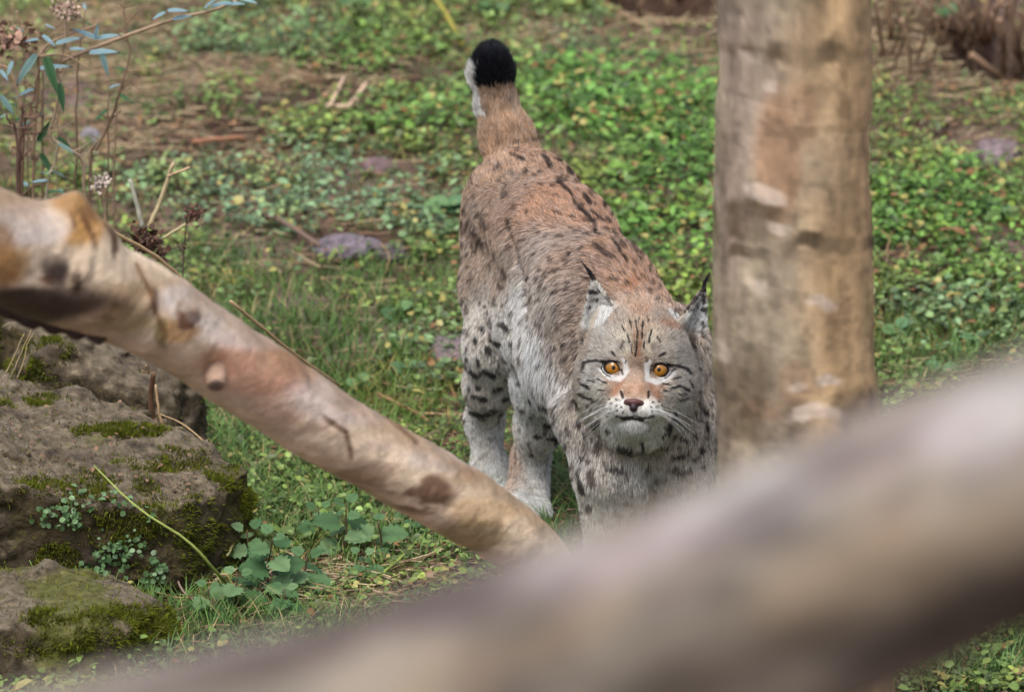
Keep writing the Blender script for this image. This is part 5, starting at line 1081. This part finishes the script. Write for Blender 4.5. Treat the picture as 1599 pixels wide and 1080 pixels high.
    # eyes
    def eye(e):
        m = bpy.data.materials.get('eye_material')
        n1, n2 = 28, 40; Vv, Ff, Cc = [], [], []
        R = .0158; dirv = hf
        for i in range(n1 + 1):
            th = math.pi * (i / n1) ** 1.5; r_ = R * math.sin(th)
            for j in range(n2):
                ph = j / n2 * 2 * math.pi; q = e + dirv * R * math.cos(th) + hr * r_ * math.cos(ph) + hu * r_ * math.sin(ph); Vv.append(q)
                mm = r_ * 1000; w = .5 + .5 * math.sin(ph * 23 + math.sin(ph * 7) * 2)
                if th > 1.5: c = R_(40, 26, 20)
                elif mm < 3.1: c = R_(8, 6, 6)
                elif mm < 3.6: c = R_(120, 66, 16)
                elif mm < 11.4: c = R_(184, 126, 44) * (.64 + .2 * w) * (1.12 - .035 * (mm - 3))
                elif mm < 12.2: c = R_(110, 64, 18)
                else: c = R_(28, 18, 14)
                Cc.append(c)
        for i in range(n1):
            for j in range(n2):
                k = (j + 1) % n2; Ff.append((i * n2 + j, (i + 1) * n2 + j, (i + 1) * n2 + k, i * n2 + k))
        o = mk('eye', Vv, np.array(Ff), m or mat('eye_material', rough=.06, spec=.6), root_o, True, np.array(Cc))
        return o
    def lid(e, s, parent):
        """ring from the dark rim of the eye to the furred socket edge"""
        n = 48; rows = [(0, .0158), (.14, .0163), (.4, .0164), (.7, .0158), (1, .0146)]; Vv, Cc, Ff = [], [], []
        for (t, R) in rows:
            for j in range(n):
                ph = j / n * 2 * math.pi; cx, cz = math.cos(ph), math.sin(ph); xo = cx * s      # xo<0: nasal corner
                top = 1 if cz > 0 else 0
                ix = 13.2 * cx; iz = 7.5 * cz if top else 9.8 * cz
                iz *= (1 - .22 * abs(cx) ** 3)
                iz += (-2.6 * xo * xo if xo < 0 else 1.0 * xo * xo)
                ox, oz = 17.5 * cx, 15.5 * cz
                x = (ix * (1 - t) + ox * t) / 1000; z = (iz * (1 - t) + oz * t) / 1000
                rr = math.hypot(x, z); dd = math.sqrt(max(R * R - min(rr, R * .995) ** 2, 0)) - max(0, rr - R * .97) * 1.2
                Vv.append(e + hr * x + hu * z + hf * dd)
                Cc.append(R_(20, 14, 13) if t < .5 else (R_(44, 34, 30) if t < .8 else R_(180, 170, 160)))
        for i in range(len(rows) - 1):
            for j in range(n):
                k = (j + 1) % n; Ff.append((i * n + j, i * n + k, (i + 1) * n + k, (i + 1) * n + j))
        o = mk('eyelid', Vv, np.array(Ff), bpy.data.materials.get('lid_material') or mat('lid_material', rough=.35, spec=.4), root_o, True, np.array(Cc))
    for e, s in zip(eyes, (-1, 1)):
        o = eye(e); lid(e, s, o)
    # nose leather
    G2 = Field(*[np.arange(c - .022, c + .022, .0009) for c in noseC])
    def h2(x, d, z): return noseC + (hr * x * 1.28 + hf * d + hu * (z * 1.5 - 2.5)) / 1000
    G2.ell(h2(0, 2, 2.5), (.0125, .007, .0055), HR, .004); G2.ell(h2(0, 4, -4), (.0065, .007, .0065), HR, .006)
    for s in (-1, 1):
        G2.ell(h2(s * 8.5, 1, 1), (.0058, .006, .0048), HR, .004)
    for s in (-1, 1):
        G2.cone(h2(s * 5.2, 9.5, -1.2), h2(s * 10.5, 7, 1.6), .0019, .0015, .0015, 's')
    G2.cone(h2(0, 13, -3), h2(0, 10, -12), .0009, .0009, .0012, 's')
    nv, nq = G2.mesh(); nv = relax(nv, nq, 1)
    dn = -((nv - noseC) @ hu) * 1000
    ncol = R_(92, 56, 54) * (1 - sst(-3, 6, dn))[:, None] + R_(40, 26, 30) * sst(-3, 6, dn)[:, None]
    mk('nose', nv, nq, mat('nose_material', rough=.45, spec=.4, bump=.0004, bscale=900), root_o, True, ncol)
    # whiskers
    mw = mat('whisker_material', col=(.82, .82, .8), attr=False, rough=.4)
    for s in (-1, 1):
        for k in range(13):
            x0, z0 = s * rng.uniform(18, 34), rng.uniform(-72, -52)
            q = O + (hr * x0 + hu * z0) / 1000; px, py, _ = proj(q); r = ray(px, py)
            if r is None: continue
            ang = rng.uniform(-.55, .15); Lw = rng.uniform(.045, .085); p0 = r[0]
            d0 = hr * s * math.cos(ang) + hu * math.sin(ang) + hf * rng.uniform(0, .5); pp = [p0 + d0 * Lw * t + (-hu) * Lw * .35 * t * t - hf * Lw * .25 * t * t for t in (0, .33, .66, 1)]
            Vw, Fw = tube(smooth_path(pp, 8), np.linspace(.0002, .00007, 8), 4); mk('whisker', Vw, Fw, mw, root_o)
    for (base, tip, px2) in ((H(-72, -66, 131), None, (908, 408)), (H(98, -72, 124), None, (1109, 424))):
        end = at(px2[0], px2[1], float(base[1]) + .01); mbv = MB()
        for k in range(140):
            o0 = rng.normal(size=3) * .0011; o1 = rng.normal(size=3) * .0008; Lk = rng.uniform(.55, 1.02)
            mid = (base + end) / 2 + rng.normal(size=3) * .0012 + hr * (.002 if px2[0] < 1000 else -.003)
            pp = smooth_path([base + o0, mid, base + (end - base) * Lk + o1 * .5], 5); a_, b_2 = tube(pp, np.linspace(.0006, .0002, 5), 3); mbv.add(a_, b_2)
        x, y, _ = mbv.out(); mk('ear_tuft', x, y, bpy.data.materials.get('tuft_material') or mat('tuft_material', col=R_(22, 20, 22), attr=False, rough=.6), root_o)
    return root_o
O0 = at(985, 905, .12); O0 = np.array([O0[0], .25, 0.0])
import time as _t; _t0 = _t.time()
lynx = build_lynx()
print('lynx', round(_t.time() - _t0, 1))
